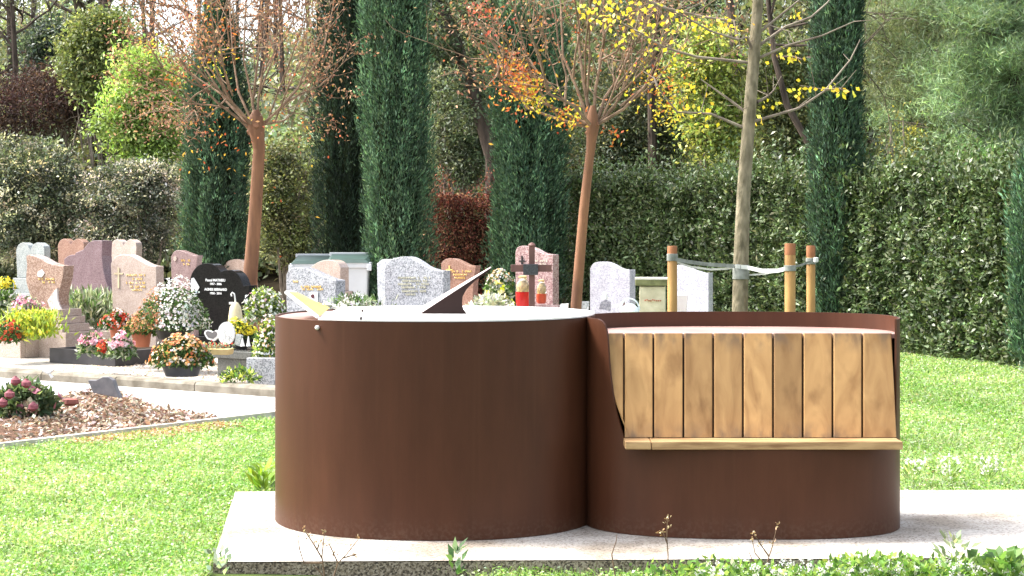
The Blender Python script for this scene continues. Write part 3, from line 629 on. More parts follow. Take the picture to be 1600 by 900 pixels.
# pines on the right
def pine(label, px0, px1, py0, py1, Y, n, cols):
    a = P(px0, py0, Y); b = P(px1, py1, Y); cx = (a[0] + b[0]) / 2; tx = cx + (b[0] - a[0]) * .3
    t = thing('pine', label, 'pine', (tx, Y, hillz(tx, Y)), 'pines behind the hedge')
    m = MB(); m.tube([(tx, Y, hillz(tx, Y) - .1), (tx - .1, Y, 3), (tx, Y, a[2] + 1.5)], [.14, .11, .04], 8)
    cl = []
    for k in range(16):
        z = b[2] + (a[2] + .8 - b[2]) * (k + .5) / 16; s = -1 if k % 3 else 1; s *= 1
        e = np.array([a[0] + .3 + R.random() * .6 if s < 0 else b[0] - R.random() * .4, Y + R.normal(0, .8), z + R.normal(0, .12)]); s0 = np.array([tx, Y, z - .2])
        mid = (s0 + e) / 2 + np.array([0, 0, -.12]); m.tube([s0, mid, e], [.035, .022, .006], 5)
        for j in range(9):
            f = R.random(); q = s0 + (e - s0) * f + R.normal(0, .28, 3) * np.array([1, 1, .6]); m.tube([s0 + (e - s0) * max(0, f - .1), q], [.009, .003], 4); cl.append(q)
    obj('trunk', m, BARK, t, smooth=True)
    cl = np.array(cl); i = R.integers(0, len(cl), n); cc = cl[i] + R.normal(0, .19, (n, 3)) * np.array([[1.2, 1, .6]])
    tc_ = np.exp(R.normal(0, .3, len(cl)))
    leaf_mesh('needles', cc, rdir(n, .5), rdir(n), .13 + .06 * R.random(n), .012, pal(n, cols, .2) * tc_[i][:, None], LEAF, t)
pc = [(0.20, 0.29, 0.15), (0.26, 0.36, 0.19), (0.14, 0.22, 0.12)]
pine('feathery blue-green pine with drooping sprays at the upper right corner', 1400, 1640, -60, 240, 29, 60000, pc)
pine('open pine with dark level boughs just right of the slender cypress', 1335, 1500, -40, 260, 32, 40000, [(0.19, 0.25, 0.13), (0.26, 0.29, 0.16), (0.13, 0.17, 0.09)])

# far wood: one mass
n = 300000
nc = 5200
cy_ = 34.5 + R.random(nc) ** 1.5 * 34; cx_ = (R.random(nc) * 2 - 1) * cy_ * .36
cz_ = np.array([hillz(x, y) for x, y in zip(cx_, cy_)]) + R.random(nc) ** .8 * (3.2 + 3.4 * (cx_ / cy_ > -.10) - 1.4 * (cx_ / cy_ < -.14) + 1.2 * vnoise(cx_ * .6, cy_ * .3))
i = R.integers(0, nc, n); pos = np.stack([cx_, cy_, cz_], 1)[i] + R.normal(0, .42, (n, 3)) * np.array([[1, 1, .6]])
ccol = 1.3 * pal(nc, [(0.13, 0.16, 0.09), (0.18, 0.21, 0.11), (0.09, 0.11, 0.07), (0.20, 0.18, 0.12), (0.15, 0.19, 0.13), (0.25, 0.27, 0.12)], .25)
leaf_mesh('far_wood_foliage', pos, rdir(n, .2), rdir(n, .7), .10 + .10 * R.random(n), .07 + .05 * R.random(n), ccol[i] * np.exp(R.normal(0, .2, (n, 1))), LEAF)
tag(bpy.data.objects['far_wood_foliage'], 'dense mixed woodland foliage covering the slope far behind', 'woodland', kind='stuff')
m = MB()
for k in range(110):
    y = 36 + R.random() * 26; x = (R.random() * 2 - 1) * y * .34; z = hillz(x, y); l = R.normal(0, .5)
    m.tube([(x, y, z - .2), (x + l * .4, y, z + 2.5), (x + l, y, z + 6)], [.09, .07, .03], 6)
    for j in range(5):
        q = np.array([x + l * .5, y, z + 1.5 + j * .8]); e = []
        branches(m, q, nrm(R.normal(size=(1, 3)) + np.array([[0, 0, .6]]))[0], 1.3, .03, 1, e, .5, .1, 3, .008)
tag(obj('far_wood_trunks', m, BARK), 'many thin dark trunks and bare boughs of the wood on the slope', 'woodland', kind='stuff')

# ---- pollarded trees
def pollard(label, trunk, r0, Y, knob, shoots, twigs, cols, nleaf, spots, leafs=.035, seedcols=None):
    w = [P(x, y, Y) for x, y in trunk]; b = w[0].copy(); b[2] = ZG
    t = thing('pollard_tree', label, 'tree', b, 'pollarded trees with brown crowns')
    m = MB(); allp = [b] + w; rr_ = list(np.linspace(r0 * 1.15, r0 * .82, len(allp))); m.tube(allp, rr_, 12)
    k = P(*knob, Y)
    m.tube([w[-1] + [0, 0, -.02], (w[-1] + k) / 2, k, k + [0, 0, .12], k + [0, 0, .2]], [r0 * .82, r0 * .95, r0 * 1.2, r0 * .95, r0 * .4], 12)
    for j in range(9):
        q = k + R.normal(0, r0 * .7, 3); m.tube([k + (q - k) * .3, q + [0, 0, .03]], [r0 * .8, r0 * .35], 6)
    obj('trunk', m, BARKB, t, smooth=True)
    m = MB(); ends = []
    order = sorted(range(len(shoots)), key=lambda a: shoots[a][0]); prevm = None
    for oi, si in enumerate(order):
        ex, ey, dy = shoots[si]
        e = P(ex, ey, Y + dy)
        if prevm is not None and oi % 3:      # fork from the neighbouring limb
            ps0, pmid = prevm; f = R.uniform(.25, 1.0); s0 = ps0 + (pmid - ps0) * f; mid = s0 + (e - s0) * .5 + np.array([(e[0] - k[0]) * .10, 0, -.10]) + R.normal(0, .05, 3)
            m.tube([s0, (s0 + mid) / 2 + R.normal(0, .02, 3), mid, (mid + e) / 2 + R.normal(0, .04, 3), e], [.011, .009, .008, .006, .0035], 6, cap=False)
            for j in range(twigs):
                f = .3 + .7 * R.random(); q = (mid + (e - mid) * (2 * f - 1)) if f > .5 else (s0 + (mid - s0) * 2 * f); dd = nrm(((e - s0) / np.linalg.norm(e - s0) + R.normal(0, .5, 3))[None])[0]
                branches(m, q, dd, .28 + .3 * R.random(), .005, 1, ends, .45, .15, 3, .002, .14)
            continue
        s0 = k + np.array([(e[0] - k[0]) * .05, dy * .05, .04 * R.random()])
        mid = s0 + (e - s0) * .45 + np.array([(e[0] - k[0]) * .10, 0, -.10]) + R.normal(0, .05, 3); prevm = (s0, mid)
        m.tube([s0, (s0 + mid) / 2 + R.normal(0, .03, 3), mid, (mid + e) / 2 + R.normal(0, .03, 3), e], [.017, .014, .011, .008, .005], 6, cap=False)
        for j in range(twigs):
            f = .25 + .75 * R.random(); q = s0 + (e - s0) * f; dd = nrm(((e - s0) / np.linalg.norm(e - s0) + R.normal(0, .55, 3))[None])[0]
            branches(m, q, dd, .28 + .3 * R.random(), .006, 1, ends, .45, .15, 3, .0018, .16)
    obj('branches', m, TWIG, t)
    E = np.array([e[0] for e in ends]); i = R.integers(0, len(E), nleaf); pos = E[i] + R.normal(0, .05, (nleaf, 3))
    C = pal(nleaf, cols, .3)
    if spots:
        ps = []; cs = []
        for (sx, sy, sr, n_s, colz) in spots:
            ps.append(P(sx, sy, Y)[None] + R.normal(0, 1, (n_s, 3)) * sr * Y / F); cs.append(pal(n_s, colz, .25))
        pos = np.vstack([pos] + ps); C = np.vstack([C] + cs)
    n2 = len(pos)
    leaf_mesh('crown', pos, rdir(n2, -.3), rdir(n2), leafs * (.6 + .8 * R.random(n2)), leafs * .55, C, DRY, t)
brn = [(0.26, 0.13, 0.08), (0.36, 0.20, 0.12), (0.18, 0.09, 0.06), (0.42, 0.27, 0.16)]
orn = [(0.55, 0.20, 0.05), (0.60, 0.38, 0.06), (0.50, 0.12, 0.05)]
yel = [(0.75, 0.62, 0.05), (0.60, 0.62, 0.08), (0.80, 0.55, 0.06)]
sh1 = [(x, -90 + abs(x - 400) * .65 + R.normal(0, 22), R.normal(0, .8)) for x in np.linspace(215, 525, 22)] + [(240, 120, -.3), (262, 165, .3), (300, 170, -.4), (530, 90, .3), (470, 150, .5)]
pollard('pollarded tree with brown seedhead crown beside the black heart headstone', [(388, 500), (392, 420), (399, 330), (405, 230)], .082, 19.8, (400, 200), sh1, 7, brn, 6000,
        [(325, 55, 26, 120, orn), (280, 110, 22, 70, orn), (345, 100, 12, 40, yel), (330, 200, 25, 60, orn), (240, 70, 14, 50, yel), (320, 20, 24, 90, orn), (400, 195, 70, 90, orn)], .042)
sh2 = [(x, -90 + abs(x - 920) * .7 + R.normal(0, 25), R.normal(0, .6)) for x in np.linspace(735, 1085, 22)] + [(760, 90, -.2), (1040, 60, -.2), (985, 100, .3), (870, 130, .2), (1012, 20, .1)]
pollard('pollarded tree with thin brown shoots and orange leaves behind the sundial', [(897, 520), (903, 440), (912, 330), (922, 240)], .048, 16, (926, 200), sh2, 5, brn, 1500,
        [(812, 130, 20, 330, orn), (835, 150, 14, 150, yel), (790, 100, 16, 120, orn), (885, 182, 13, 120, yel + orn), (1035, 140, 28, 260, orn + yel), (760, 20, 18, 120, [(.5, .12, .08), (.3, .1, .06)]), (1045, 175, 14, 60, yel), (958, 205, 10, 25, orn), (850, 60, 60, 120, orn)], .040)

# ---- young staked tree
Y3 = 12.4
tr = thing('staked_tree', 'young grey-barked tree with few yellow leaves tied to wooden stakes', 'tree', (P(1156, 560, Y3)[0], Y3, ZG))
w = [P(x, y, Y3) for x, y in ((1156, 500), (1158, 400), (1162, 300), (1171, 180), (1178, 90), (1186, -20), (1195, -180))]; b = w[0].copy(); b[2] = ZG
obj('trunk', MB().tube([b] + w, [.062, .056, .052, .047, .043, .041, .034, .026], 14), BARKG, tr, smooth=True)
bl = [[(1163, 200), (1111, 178), (1058, 175), (1027, 135)], [(1169, 178), (1133, 151), (1095, 124)], [(1172, 98), (1089, 89), (1040, 75), (1000, 51), (960, 30)],
      [(1178, 87), (1167, 58), (1153, 62), (1111, 49), (1067, 24), (1010, 2)], [(1153, 62), (1147, 33), (1102, 27), (1044, 13), (1000, -5)], [(1172, 62), (1200, 40), (1249, 0), (1275, -30)],
      [(1183, 73), (1227, 42), (1267, 27), (1293, 4), (1310, -20)], [(1181, 93), (1231, 71), (1284, 56), (1336, 33)], [(1174, 191), (1249, 169), (1289, 142), (1329, 93), (1344, 62)],
      [(1289, 140), (1310, 139), (1327, 142)], [(1183, 160), (1200, 150), (1212, 138)], [(1027, 135), (1022, 120)]]
m = MB()
for bp_ in bl:
    dz = R.normal(0, .15); pts = [P(x, y, Y3 + dz * i / 3) for i, (x, y) in enumerate(bp_)]; m.tube(pts, list(np.linspace(.0115, .0035, len(pts))), 6, cap=False)
    for j in range(5):
        i = R.integers(0, len(pts) - 1); q = pts[i] + (pts[i + 1] - pts[i]) * R.random(); e = q + R.normal(0, .07, 3) + [0, 0, .04]; m.tube([q, e], [.003, .0018], 4, cap=False)
obj('branches', m, TWIGG, tr)
ps = []
for (x, y, s, k) in ((1300, 139, 12, 22), (1318, 143, 8, 18), (1250, 143, 12, 30), (1232, 85, 14, 34), (1205, 160, 8, 10), (1085, 178, 22, 34), (1060, 38, 25, 50), (1140, 42, 18, 40), (1095, 45, 20, 36), (1020, 15, 22, 40), (965, 32, 22, 44), (985, 55, 16, 30), (940, 25, 16, 36), (920, 5, 22, 40), (1190, 186, 6, 8), (1243, 25, 5, 8), (1040, 70, 26, 24), (1200, 44, 6, 8), (1085, 135, 6, 14), (975, 8, 20, 30)):
    ps.append(P(x, y, Y3)[None] + R.normal(0, 1, (k, 3)) * np.array([[s, 20, s * .45]]) * Y3 / F)
ps = np.vstack(ps); k = len(ps)
sel = R.random(k) < .62; ps = ps[sel]; k = len(ps)
leaf_mesh('leaves', ps, rdir(k, -.4), rdir(k), .030 + .02 * R.random(k), .028, pal(k, yel, .15), LEAF, tr)
stakem = plain('yellow_timber', (0.40, 0.235, 0.075), (0.20, 0.10, 0.035), 9, 0.7, 0.3, 0.3, 40, (1, 1, .25))
for lab, px, top, r, dy in (('round timber stake left of the young tree', 1050.5, 385, .0335, -.1), ('thicker timber stake right of the young tree', 1234.5, 381, .037, -.25), ('slimmer timber stake beside the slender cypress', 1267, 384.5, .031, .1)):
    q = P(px, top, Y3 + dy); t = thing('timber_stake', lab, 'stake', (q[0], q[1], ZG), 'timber stakes round the young tree')
    obj('post', MB().lathe((q[0], q[1], ZG), [(r, -.1), (r, q[2] - ZG - .006), (r * .9, q[2] - ZG)], 16), stakem, t, smooth=True)
    z = P(px, 410 if px < 1100 else 425, Y3)[2]
    obj('dark_top', MB().lathe((q[0], q[1], q[2] - .075), [(r * 1.015, 0), (r * 1.015, .07), (r * .93, .078)], 16), plain('end_stain', (0.30, 0.12, 0.05), (0.2, 0.08, 0.03), 12, .8), t, smooth=True)
strapm = plain('grey_strap', (0.26, 0.27, 0.25), (0.15, 0.16, 0.14), 20, .8); strapw = plain('white_strap', (0.7, 0.7, 0.68), (0.55, 0.55, 0.52), 20, .7)
st = thing('tree_strap', 'pale webbing strap tying the young tree to its stakes', 'strap', P(1160, 450, Y3))
def ribbon(pts, hgt, Y, dy=None):
    m = MB()
    for i in range(len(pts) - 1):
        a = P(*pts[i], Y + (dy[i] if dy else 0)); b = P(*pts[i + 1], Y + (dy[i + 1] if dy else 0)); h = np.array([0, 0, hgt / 2]); e = np.array([0, .004, 0])
        m.prism([a - h, b - h, b + h, a + h], [a - h + e, b - h + e, b + h + e, a + h + e])
    return m
obj('grey_band', ribbon([(1050, 404), (1075, 409), (1105, 413), (1150, 416)], .026, Y3, [-.14, -.1, -.06, -.03]), strapm, st)
obj('white_band', ribbon([(1058, 410), (1080, 417), (1110, 421), (1135, 420), (1152, 417)], .014, Y3, [-.08, 0, 0, 0, .02]), strapw, st)
obj('white_band', ribbon([(1150, 416), (1168, 418), (1190, 423), (1215, 423), (1235, 418)], .028, Y3, [-.055, -.06, -.15, -.22, -.29]), strapw, st)
obj('grey_band', ribbon([(1165, 430), (1195, 428), (1225, 421)], .012, Y3, [.0, -.08, -.2]), strapw, st)
obj('grey_band', ribbon([(1230, 418), (1250, 415), (1262, 410), (1275, 408)], .016, Y3, [-.2, -.05, .02, .06]), strapm, st)
def ring(px, py, r, h, dy=0):
    q = P(px, py, Y3 + dy); return MB().lathe(q - [0, 0, h / 2], [(r, 0), (r + .004, .002), (r + .004, h - .002), (r, h)], 18)
for a in ((1050.5, 402, .034, .05, -.1), (1157.5, 425, .054, .10, 0), (1234.5, 419, .038, .04, -.25), (1267, 408, .032, .045, .1)): obj('loop', ring(*a), strapm, st, smooth=True)
q = P(1275, 406, Y3); obj('knot', MB().box(q, (.03, .02, .035), .5), strapw, st, bevel=.004)

# ---------------------------------------------------------------- headstones
PHI = math.atan2(2.0, 2.97)
gold = plain('gilded_letters', (0.75, 0.50, 0.16), (0.6, 0.38, 0.1), 12, .4, .5)
gr_grey = granite('grey_granite', (0.36, 0.37, 0.40), (0.19, 0.20, 0.22), (0.52, 0.53, 0.56), 95)
gr_pink = granite('pink_granite', (0.44, 0.32, 0.26), (0.34, 0.24, 0.19), (0.53, 0.41, 0.34), 120)
gr_beige = granite('beige_granite', (0.46, 0.37, 0.32), (0.38, 0.30, 0.255), (0.53, 0.44, 0.39), 120)
gr_mauve = granite('mauve_granite', (0.25, 0.17, 0.165), (0.19, 0.12, 0.12), (0.32, 0.235, 0.23), 120)
gr_purple = granite('purple_granite', (0.19, 0.125, 0.14), (0.15, 0.095, 0.11), (0.23, 0.165, 0.18), 120)
gr_rust = granite('rust_granite', (0.31, 0.175, 0.13), (0.24, 0.13, 0.095), (0.39, 0.245, 0.19), 120)
gr_rose = granite('rose_brown_granite', (0.33, 0.215, 0.165), (0.25, 0.155, 0.12), (0.46, 0.34, 0.28), 90)
gr_black = granite('black_granite', (0.013, 0.012, 0.012), (0.006, 0.006, 0.006), (0.018, 0.016, 0.016), 120, .22, 0.2); gr_black.node_tree.nodes['Principled BSDF'].inputs['Specular IOR Level'].default_value = 0.15
gr_pale = granite('pale_granite', (0.62, 0.64, 0.67), (0.4, 0.42, 0.45), (0.78, 0.79, 0.82), 70)
gr_green = granite('grey_green_granite', (0.30, 0.33, 0.33), (0.22, 0.25, 0.25), (0.40, 0.43, 0.42), 110)
white_m = plain('white_enamel', (0.8, 0.8, 0.79), (0.7, 0.7, 0.68), 6, .35)
black_m = plain('black_paint', (0.015, 0.015, 0.017), (0.01, 0.01, 0.01), 6, .4)

class Face:
    def __init__(s, px, Y, phi=PHI):
        s.c = P(px, 450, Y); s.u = np.array([math.cos(phi), -math.sin(phi), 0]); s.n = np.array([-math.sin(phi), -math.cos(phi), 0]); s.phi = phi
        s.cam = np.array([0, 0, EYE])
    def hit(s, px, py, off=0.0):
        d = np.array([(px - 800) / F, 1, -(py - HOR) / F]); c = s.c + s.n * off
        t = s.n.dot(c - s.cam) / s.n.dot(d); return s.cam + d * t
def smooth_loop(pts, n=6):    # Catmull-Rom through points marked round; corner points given as (x,y,1)
    out = []; N = len(pts)
    for i in range(N):
        a, b = pts[i], pts[(i + 1) % N]
        if len(a) > 2 or len(b) > 2 and False: out.append(a[:2]); continue
        p0 = pts[i - 1] if len(pts[i - 1]) == 2 else a; p3 = pts[(i + 2) % N]; p3 = p3 if len(b) == 2 else b
        for k in range(n):
            t = k / n; f = lambda w_: 0.5 * (2 * a[w_] + (b[w_] - p0[w_]) * t + (2 * p0[w_] - 5 * a[w_] + 4 * b[w_] - p3[w_]) * t * t + (3 * a[w_] - p0[w_] - 3 * b[w_] + p3[w_]) * t ** 3)
            out.append((f(0), f(1)))
    return out
def headstone(label, prof, Y, mat, th=.12, phi=PHI, base=None, group='headstones', zb=ZG, pw=1.12, plinth=True, pmat=None, sm=True):
    prof = smooth_loop(prof) if sm else [q[:2] for q in prof]
    pxs = [q[0] for q in prof]; fc = Face((min(pxs) + max(pxs)) / 2, Y, phi)
    Fp = [fc.hit(x, y) for x, y in prof]; zlow = min(q[2] for q in Fp)
    b = fc.c.copy(); b[2] = zb; t = thing('headstone', label, 'headstone', b, group)
    Bp = [q - fc.n * th for q in Fp]
    obj('slab', MB().prism(Fp, Bp), mat, t, smooth=False, bevel=.006)
    low = [q for q in Fp if q[2] < zlow + .12]; us = [(q - fc.c).dot(fc.u) for q in low]; u0, u1 = min(us), max(us); cu = (u0 + u1) / 2
    if plinth and zlow > zb + .03:
        c = fc.c + fc.u * cu - fc.n * th / 2; h = zlow - zb
        mb = MB().box((c[0], c[1], zb + h * .35), ((u1 - u0) * pw + .12, th + .22, h * .7), -phi)
        mb.box((c[0], c[1], zb + h * .85 - .001), ((u1 - u0) * pw, th + .10, h * .3 - .002), -phi)
        obj('plinth', mb, pmat or mat, t, bevel=.006)
    return t, fc
def strokes(parent, fc, rows, mat, th=.012):      # worn, unreadable lettering: short gilded strokes
    m = MB()
    for (x0, x1, y) in rows:
        x = x0
        while x < x1:
            wd = R.uniform(1.0, 2.6)
            if R.random() < .82:
                a = fc.hit(x, y - 1.6 * R.random(), .004); b = fc.hit(min(x + wd, x1), y + 1.4 * R.random(), .004)
                m.tube([a, b], .0045, 4)
                m.tube([fc.hit(x + wd * .4, y - 1.7, .004), fc.hit(x + wd * .5, y + 1.7, .004)], .004, 4)
            x += wd + .7
    obj('inscription', m, mat, parent)
def flatshape(parent, name, fc, pts, mat, off=.004, th=.01):
    A = [fc.hit(x, y, off) for x, y in pts]; B = [q + fc.n * th for q in A]
    return obj(name, MB().prism(B, A), mat, parent)
def cross_shape(cx, cy, w_, h_, t_, arm=.3):
    return [(cx - t_, cy), (cx + t_, cy), (cx + t_, cy + h_ * arm - t_), (cx + w_ / 2, cy + h_ * arm - t_), (cx + w_ / 2, cy + h_ * arm + t_), (cx + t_, cy + h_ * arm + t_), (cx + t_, cy + h_), (cx - t_, cy + h_), (cx - t_, cy + h_ * arm + t_), (cx - w_ / 2, cy + h_ * arm + t_), (cx - w_ / 2, cy + h_ * arm - t_), (cx - t_, cy + h_ * arm - t_)]
def hearts(x0, x1, top, bot, dip=.35):      # double rounded heart outline
    w_ = x1 - x0; q = w_ / 4
    return [(x0, top + q * 1.1), (x0 + q * .35, top + q * .3), (x0 + q, top), (x0 + q * 1.65, top + q * .35), (x0 + 2 * q, top + w_ * dip, 1), (x0 + q * 2.35, top + q * .35), (x0 + 3 * q, top), (x0 + q * 3.65, top + q * .3), (x1, top + q * 1.1), (x1 - w_ * .04, bot, 1), (x0 + w_ * .04, bot, 1)]

# 1 rose-brown curved stone on stepped base
t, fc = headstone('glossy rose brown curved headstone leaning over stepped base at far left', [(42, 399), (58, 402), (75, 411), (92, 415), (100, 415, 1), (98, 435), (93, 455), (92, 475), (99, 488, 1), (62, 488, 1), (50, 470), (41, 440), (42, 415)], 20.2, gr_rose, .15, zb=.20, plinth=False)
c = fc.c + fc.u * .12 - fc.n * .05
mb = MB(); 
for k, (w_, z0, z1) in enumerate(((.42, .42, .50), (.50, .34, .418), (.60, .25, .338), (.75, -.05, .248))): mb.box((c[0] + .02, c[1], (z0 + z1) / 2), (w_, .34 + .03 * k, z1 - z0), -PHI)
obj('stepped_base', mb, gr_beige, t, bevel=.005)
strokes(t, fc, [(60, 86, 436), (66, 84, 441)], gold)
flatshape(t, 'white_mark', fc, [(60, 425), (66, 421), (70, 427), (66, 433), (60, 432)], white_m)
flatshape(t, 'rough_corner', fc, [(99, 487), (82, 487), (76, 470), (84, 458), (91, 450), (92, 470)], plain('rough_white_stone', (.7, .66, .64), (.45, .38, .36), 25, .9, .2, .8), .003, .02)
headstone('grey-green double heart headstone, smallest at the far left', hearts(25, 69, 379, 434, .28), 26, gr_green, .12)
headstone('small red brown double heart headstone behind the purple wave stone', hearts(90, 131, 373, 424, .22), 27, gr_rust, .12)
t, fc = headstone('tall purple wave-topped headstone rising to the right', [(100, 405), (108, 399), (117, 398, 1), (118, 395, 1), (130, 390), (138, 380), (146, 376), (160, 376, 1), (159, 400), (162, 425), (170, 455, 1), (100, 455, 1)], 23, gr_purple, .17)
headstone('beige double-topped headstone behind the plain beige one', hearts(173, 213, 374, 420, .25), 26, gr_beige, .12)
t, fc = headstone('beige humped headstone with engraved cross left of the white chrysanthemums', [(173, 412), (179, 402), (190, 398), (203, 399), (218, 407), (232, 414), (244, 416, 1), (245, 500, 1), (177, 500, 1)], 20.3, gr_beige, .12)
strokes(t, fc, [(197, 226, 430), (207, 222, 436), (197, 226, 442), (201, 226, 448), (201, 224, 453)], gold)
flatshape(t, 'engraved_cross', fc, cross_shape(185.5, 418, 14, 32, 1.3), plain('pale_gold', (.62, .5, .33), None, 8, .5), .003, .005)
t, fc = headstone('mauve headstone with rosette between beige stone and black heart', [(267, 402), (272, 393), (280, 391), (292, 395), (303, 399), (309, 399, 1), (306, 420), (305, 446, 1), (268, 446, 1)], 24, gr_mauve, .10)
strokes(t, fc, [(283, 300, 407), (286, 296, 413)], gold); flatshape(t, 'rosette', fc, [(274 + 2.5 * math.cos(a), 404 + 4 * math.sin(a)) for a in np.linspace(0, 6.0, 9)], gr_beige, .003, .01)
headstone('whitish double heart headstone partly hidden by the left pollard trunk', hearts(341, 389, 391, 440, .2), 27, gr_pale, .12)
headstone('pink round-topped headstone just behind the black heart', [(349, 440, 1), (349, 416), (356, 408), (368, 405), (380, 408), (386, 416), (386, 440, 1)], 25, gr_pink, .14)
# black heart
hp = [(297, 452), (298, 432), (306, 418), (318, 412), (332, 413), (342, 421), (345, 425, 1), (352, 422), (364, 423), (374, 432), (380, 447, 1), (389, 446), (390, 465), (382, 490), (372, 515, 1), (318, 515, 1), (303, 485)]
t, fc = headstone('black polished heart-shaped headstone with white lettering and a praying hands emblem', hp, 18.9, gr_black, .14, phi=rad(28), zb=.12)
lm = plain('white_letters', (.8, .8, .8), (.75, .75, .75), 8, .5)
def text_on(parent, fc, s, px, py, hpx, mat, off=.006, bold=.0):
    cu = bpy.data.curves.new('txt', 'FONT'); cu.body = s; cu.align_x = 'CENTER'; cu.align_y = 'CENTER'; cu.size = 1; cu.extrude = .01; cu.offset = bold; cu.resolution_u = 3
    tmp = bpy.data.objects.new('txt', cu); COL.objects.link(tmp); bpy.context.view_layer.update()
    me = bpy.data.meshes.new_from_object(tmp); bpy.data.objects.remove(tmp); bpy.data.curves.remove(cu)
    c = fc.hit(px, py, off); k = hpx * fc.c[1] / F / .72; pl_ = wloc(parent)
    co = np.zeros(len(me.vertices) * 3); me.vertices.foreach_get('co', co); co = co.reshape(-1, 3)
    W = c[None] + co[:, :1] * k * fc.u[None] + co[:, 1:2] * k * np.array([[0, 0, 1]]) + co[:, 2:3] * .15 * fc.n[None] - pl_[None]
    me.vertices.foreach_set('co', W.reshape(-1)); me.materials.append(mat); me.name = 'inscription'; me.update()
    return link('inscription', me, parent)
text_on(t, fc, 'Pascal MATHIEU', 336.5, 438, 4.0, lm, bold=.02); text_on(t, fc, '1957 - 2006', 337, 443.8, 3.4, lm, bold=.02)
text_on(t, fc, 'AGNES BERNARD', 337, 452.5, 4.0, lm, bold=.02); text_on(t, fc, '1950 - 2016', 337, 458.5, 3.4, lm, bold=.02)
flatshape(t, 'praying_hands', fc, [(300, 456), (300, 435), (303, 434), (307, 440), (312, 449), (308, 456), (306, 453), (304, 441), (303, 456)], lm)
# greys
t, fc = headstone('low grey granite headstone with small photo plaque behind the yellow flap', [(447, 430), (452, 421), (462, 418), (478, 420), (495, 428), (512, 435), (525, 438, 1), (524, 510, 1), (448, 510, 1)], 18, gr_grey, .15)
pq = flatshape(t, 'photo_plaque', fc, [(484, 457), (497, 457), (497, 472), (484, 472)], white_m)
flatshape(pq, 'photo', fc, [(486, 461), (489, 459.5), (491, 461), (491, 466), (488, 466), (486, 464)], plain('dark_red_photo', (.10, .02, .03), None, 9, .4), .016, .004)
strokes(t, fc, [(458, 469, 440), (470, 500, 448), (472, 505, 452)], gold)
headstone('tan round-topped headstone behind the low grey granite one', [(484, 450, 1), (485, 418), (496, 410), (511, 406), (525, 409), (532, 418, 1), (532, 455, 1)], 21.5, gr_beige, .16)
t, fc = headstone('widest grey granite headstone with gilded text behind the sundial', [(601, 420), (606, 410), (618, 403), (634, 401), (648, 406), (665, 417), (680, 422), (693, 423, 1), (693, 510, 1), (602, 510, 1)], 18.2, gr_grey, .12)
strokes(t, fc, [(622, 672, 434), (628, 668, 439), (622, 670, 444), (627, 665, 449), (628, 664, 455), (634, 664, 460)], plain('dull_gold', (.52, .5, .38), None, 8, .5))
headstone('narrow grey granite edge of the stone behind the widest grey one', [(589, 412), (596, 406), (604, 405), (612, 406), (616, 412), (616, 510, 1), (591, 510, 1)], 18.9, gr_pale, .1)
t, fc = headstone('orange rust headstone with gold cross right of the widest grey granite', [(689, 412), (696, 405), (708, 404), (720, 409), (733, 415), (744, 415, 1), (740, 440), (738, 486, 1), (690, 486, 1)], 21, gr_rust, .10)
flatshape(t, 'gold_cross', fc, cross_shape(702.5, 415, 10, 22, .9), gold, .003, .008); strokes(t, fc, [(706, 718, 424), (722, 736, 424), (708, 730, 429), (710, 728, 434)], gold)
t, fc = headstone('mauve pink headstone with dark crucifix behind the wooden cross', [(805, 396), (808, 387), (818, 384), (832, 388), (848, 396), (864, 398, 1), (864, 486, 1), (806, 486, 1)], 21, granite('mauve_pink_granite', (.42, .27, .26), (.25, .14, .14), (.55, .42, .40), 80), .13)
flatshape(t, 'crucifix', fc, cross_shape(816, 400, 9, 16, 1.1, .5), black_m); strokes(t, fc, [(837, 856, 408), (844, 852, 413)], plain('white_gold', (.75, .68, .55), None, 9, .5))
t, fc = headstone('pale grey granite headstone with plaques at its foot left of the stone pillar', [(922, 420), (928, 411), (940, 409), (952, 412), (965, 419), (978, 422), (984, 421, 1), (984, 510, 1), (922, 510, 1)], 19, granite('lilac_granite', (.44, .435, .48), (.32, .32, .36), (.54, .53, .57), 110), .12)
t, fc = headstone('pale grey granite headstone between stake and young tree trunk', [(1046, 418), (1055, 414), (1068, 416), (1085, 423), (1100, 427), (1107, 426, 1), (1107, 510, 1), (1046, 510, 1)], 18.5, granite('lilac_granite_pale', (.46, .46, .50), (.34, .34, .38), (.56, .55, .6), 110), .10)

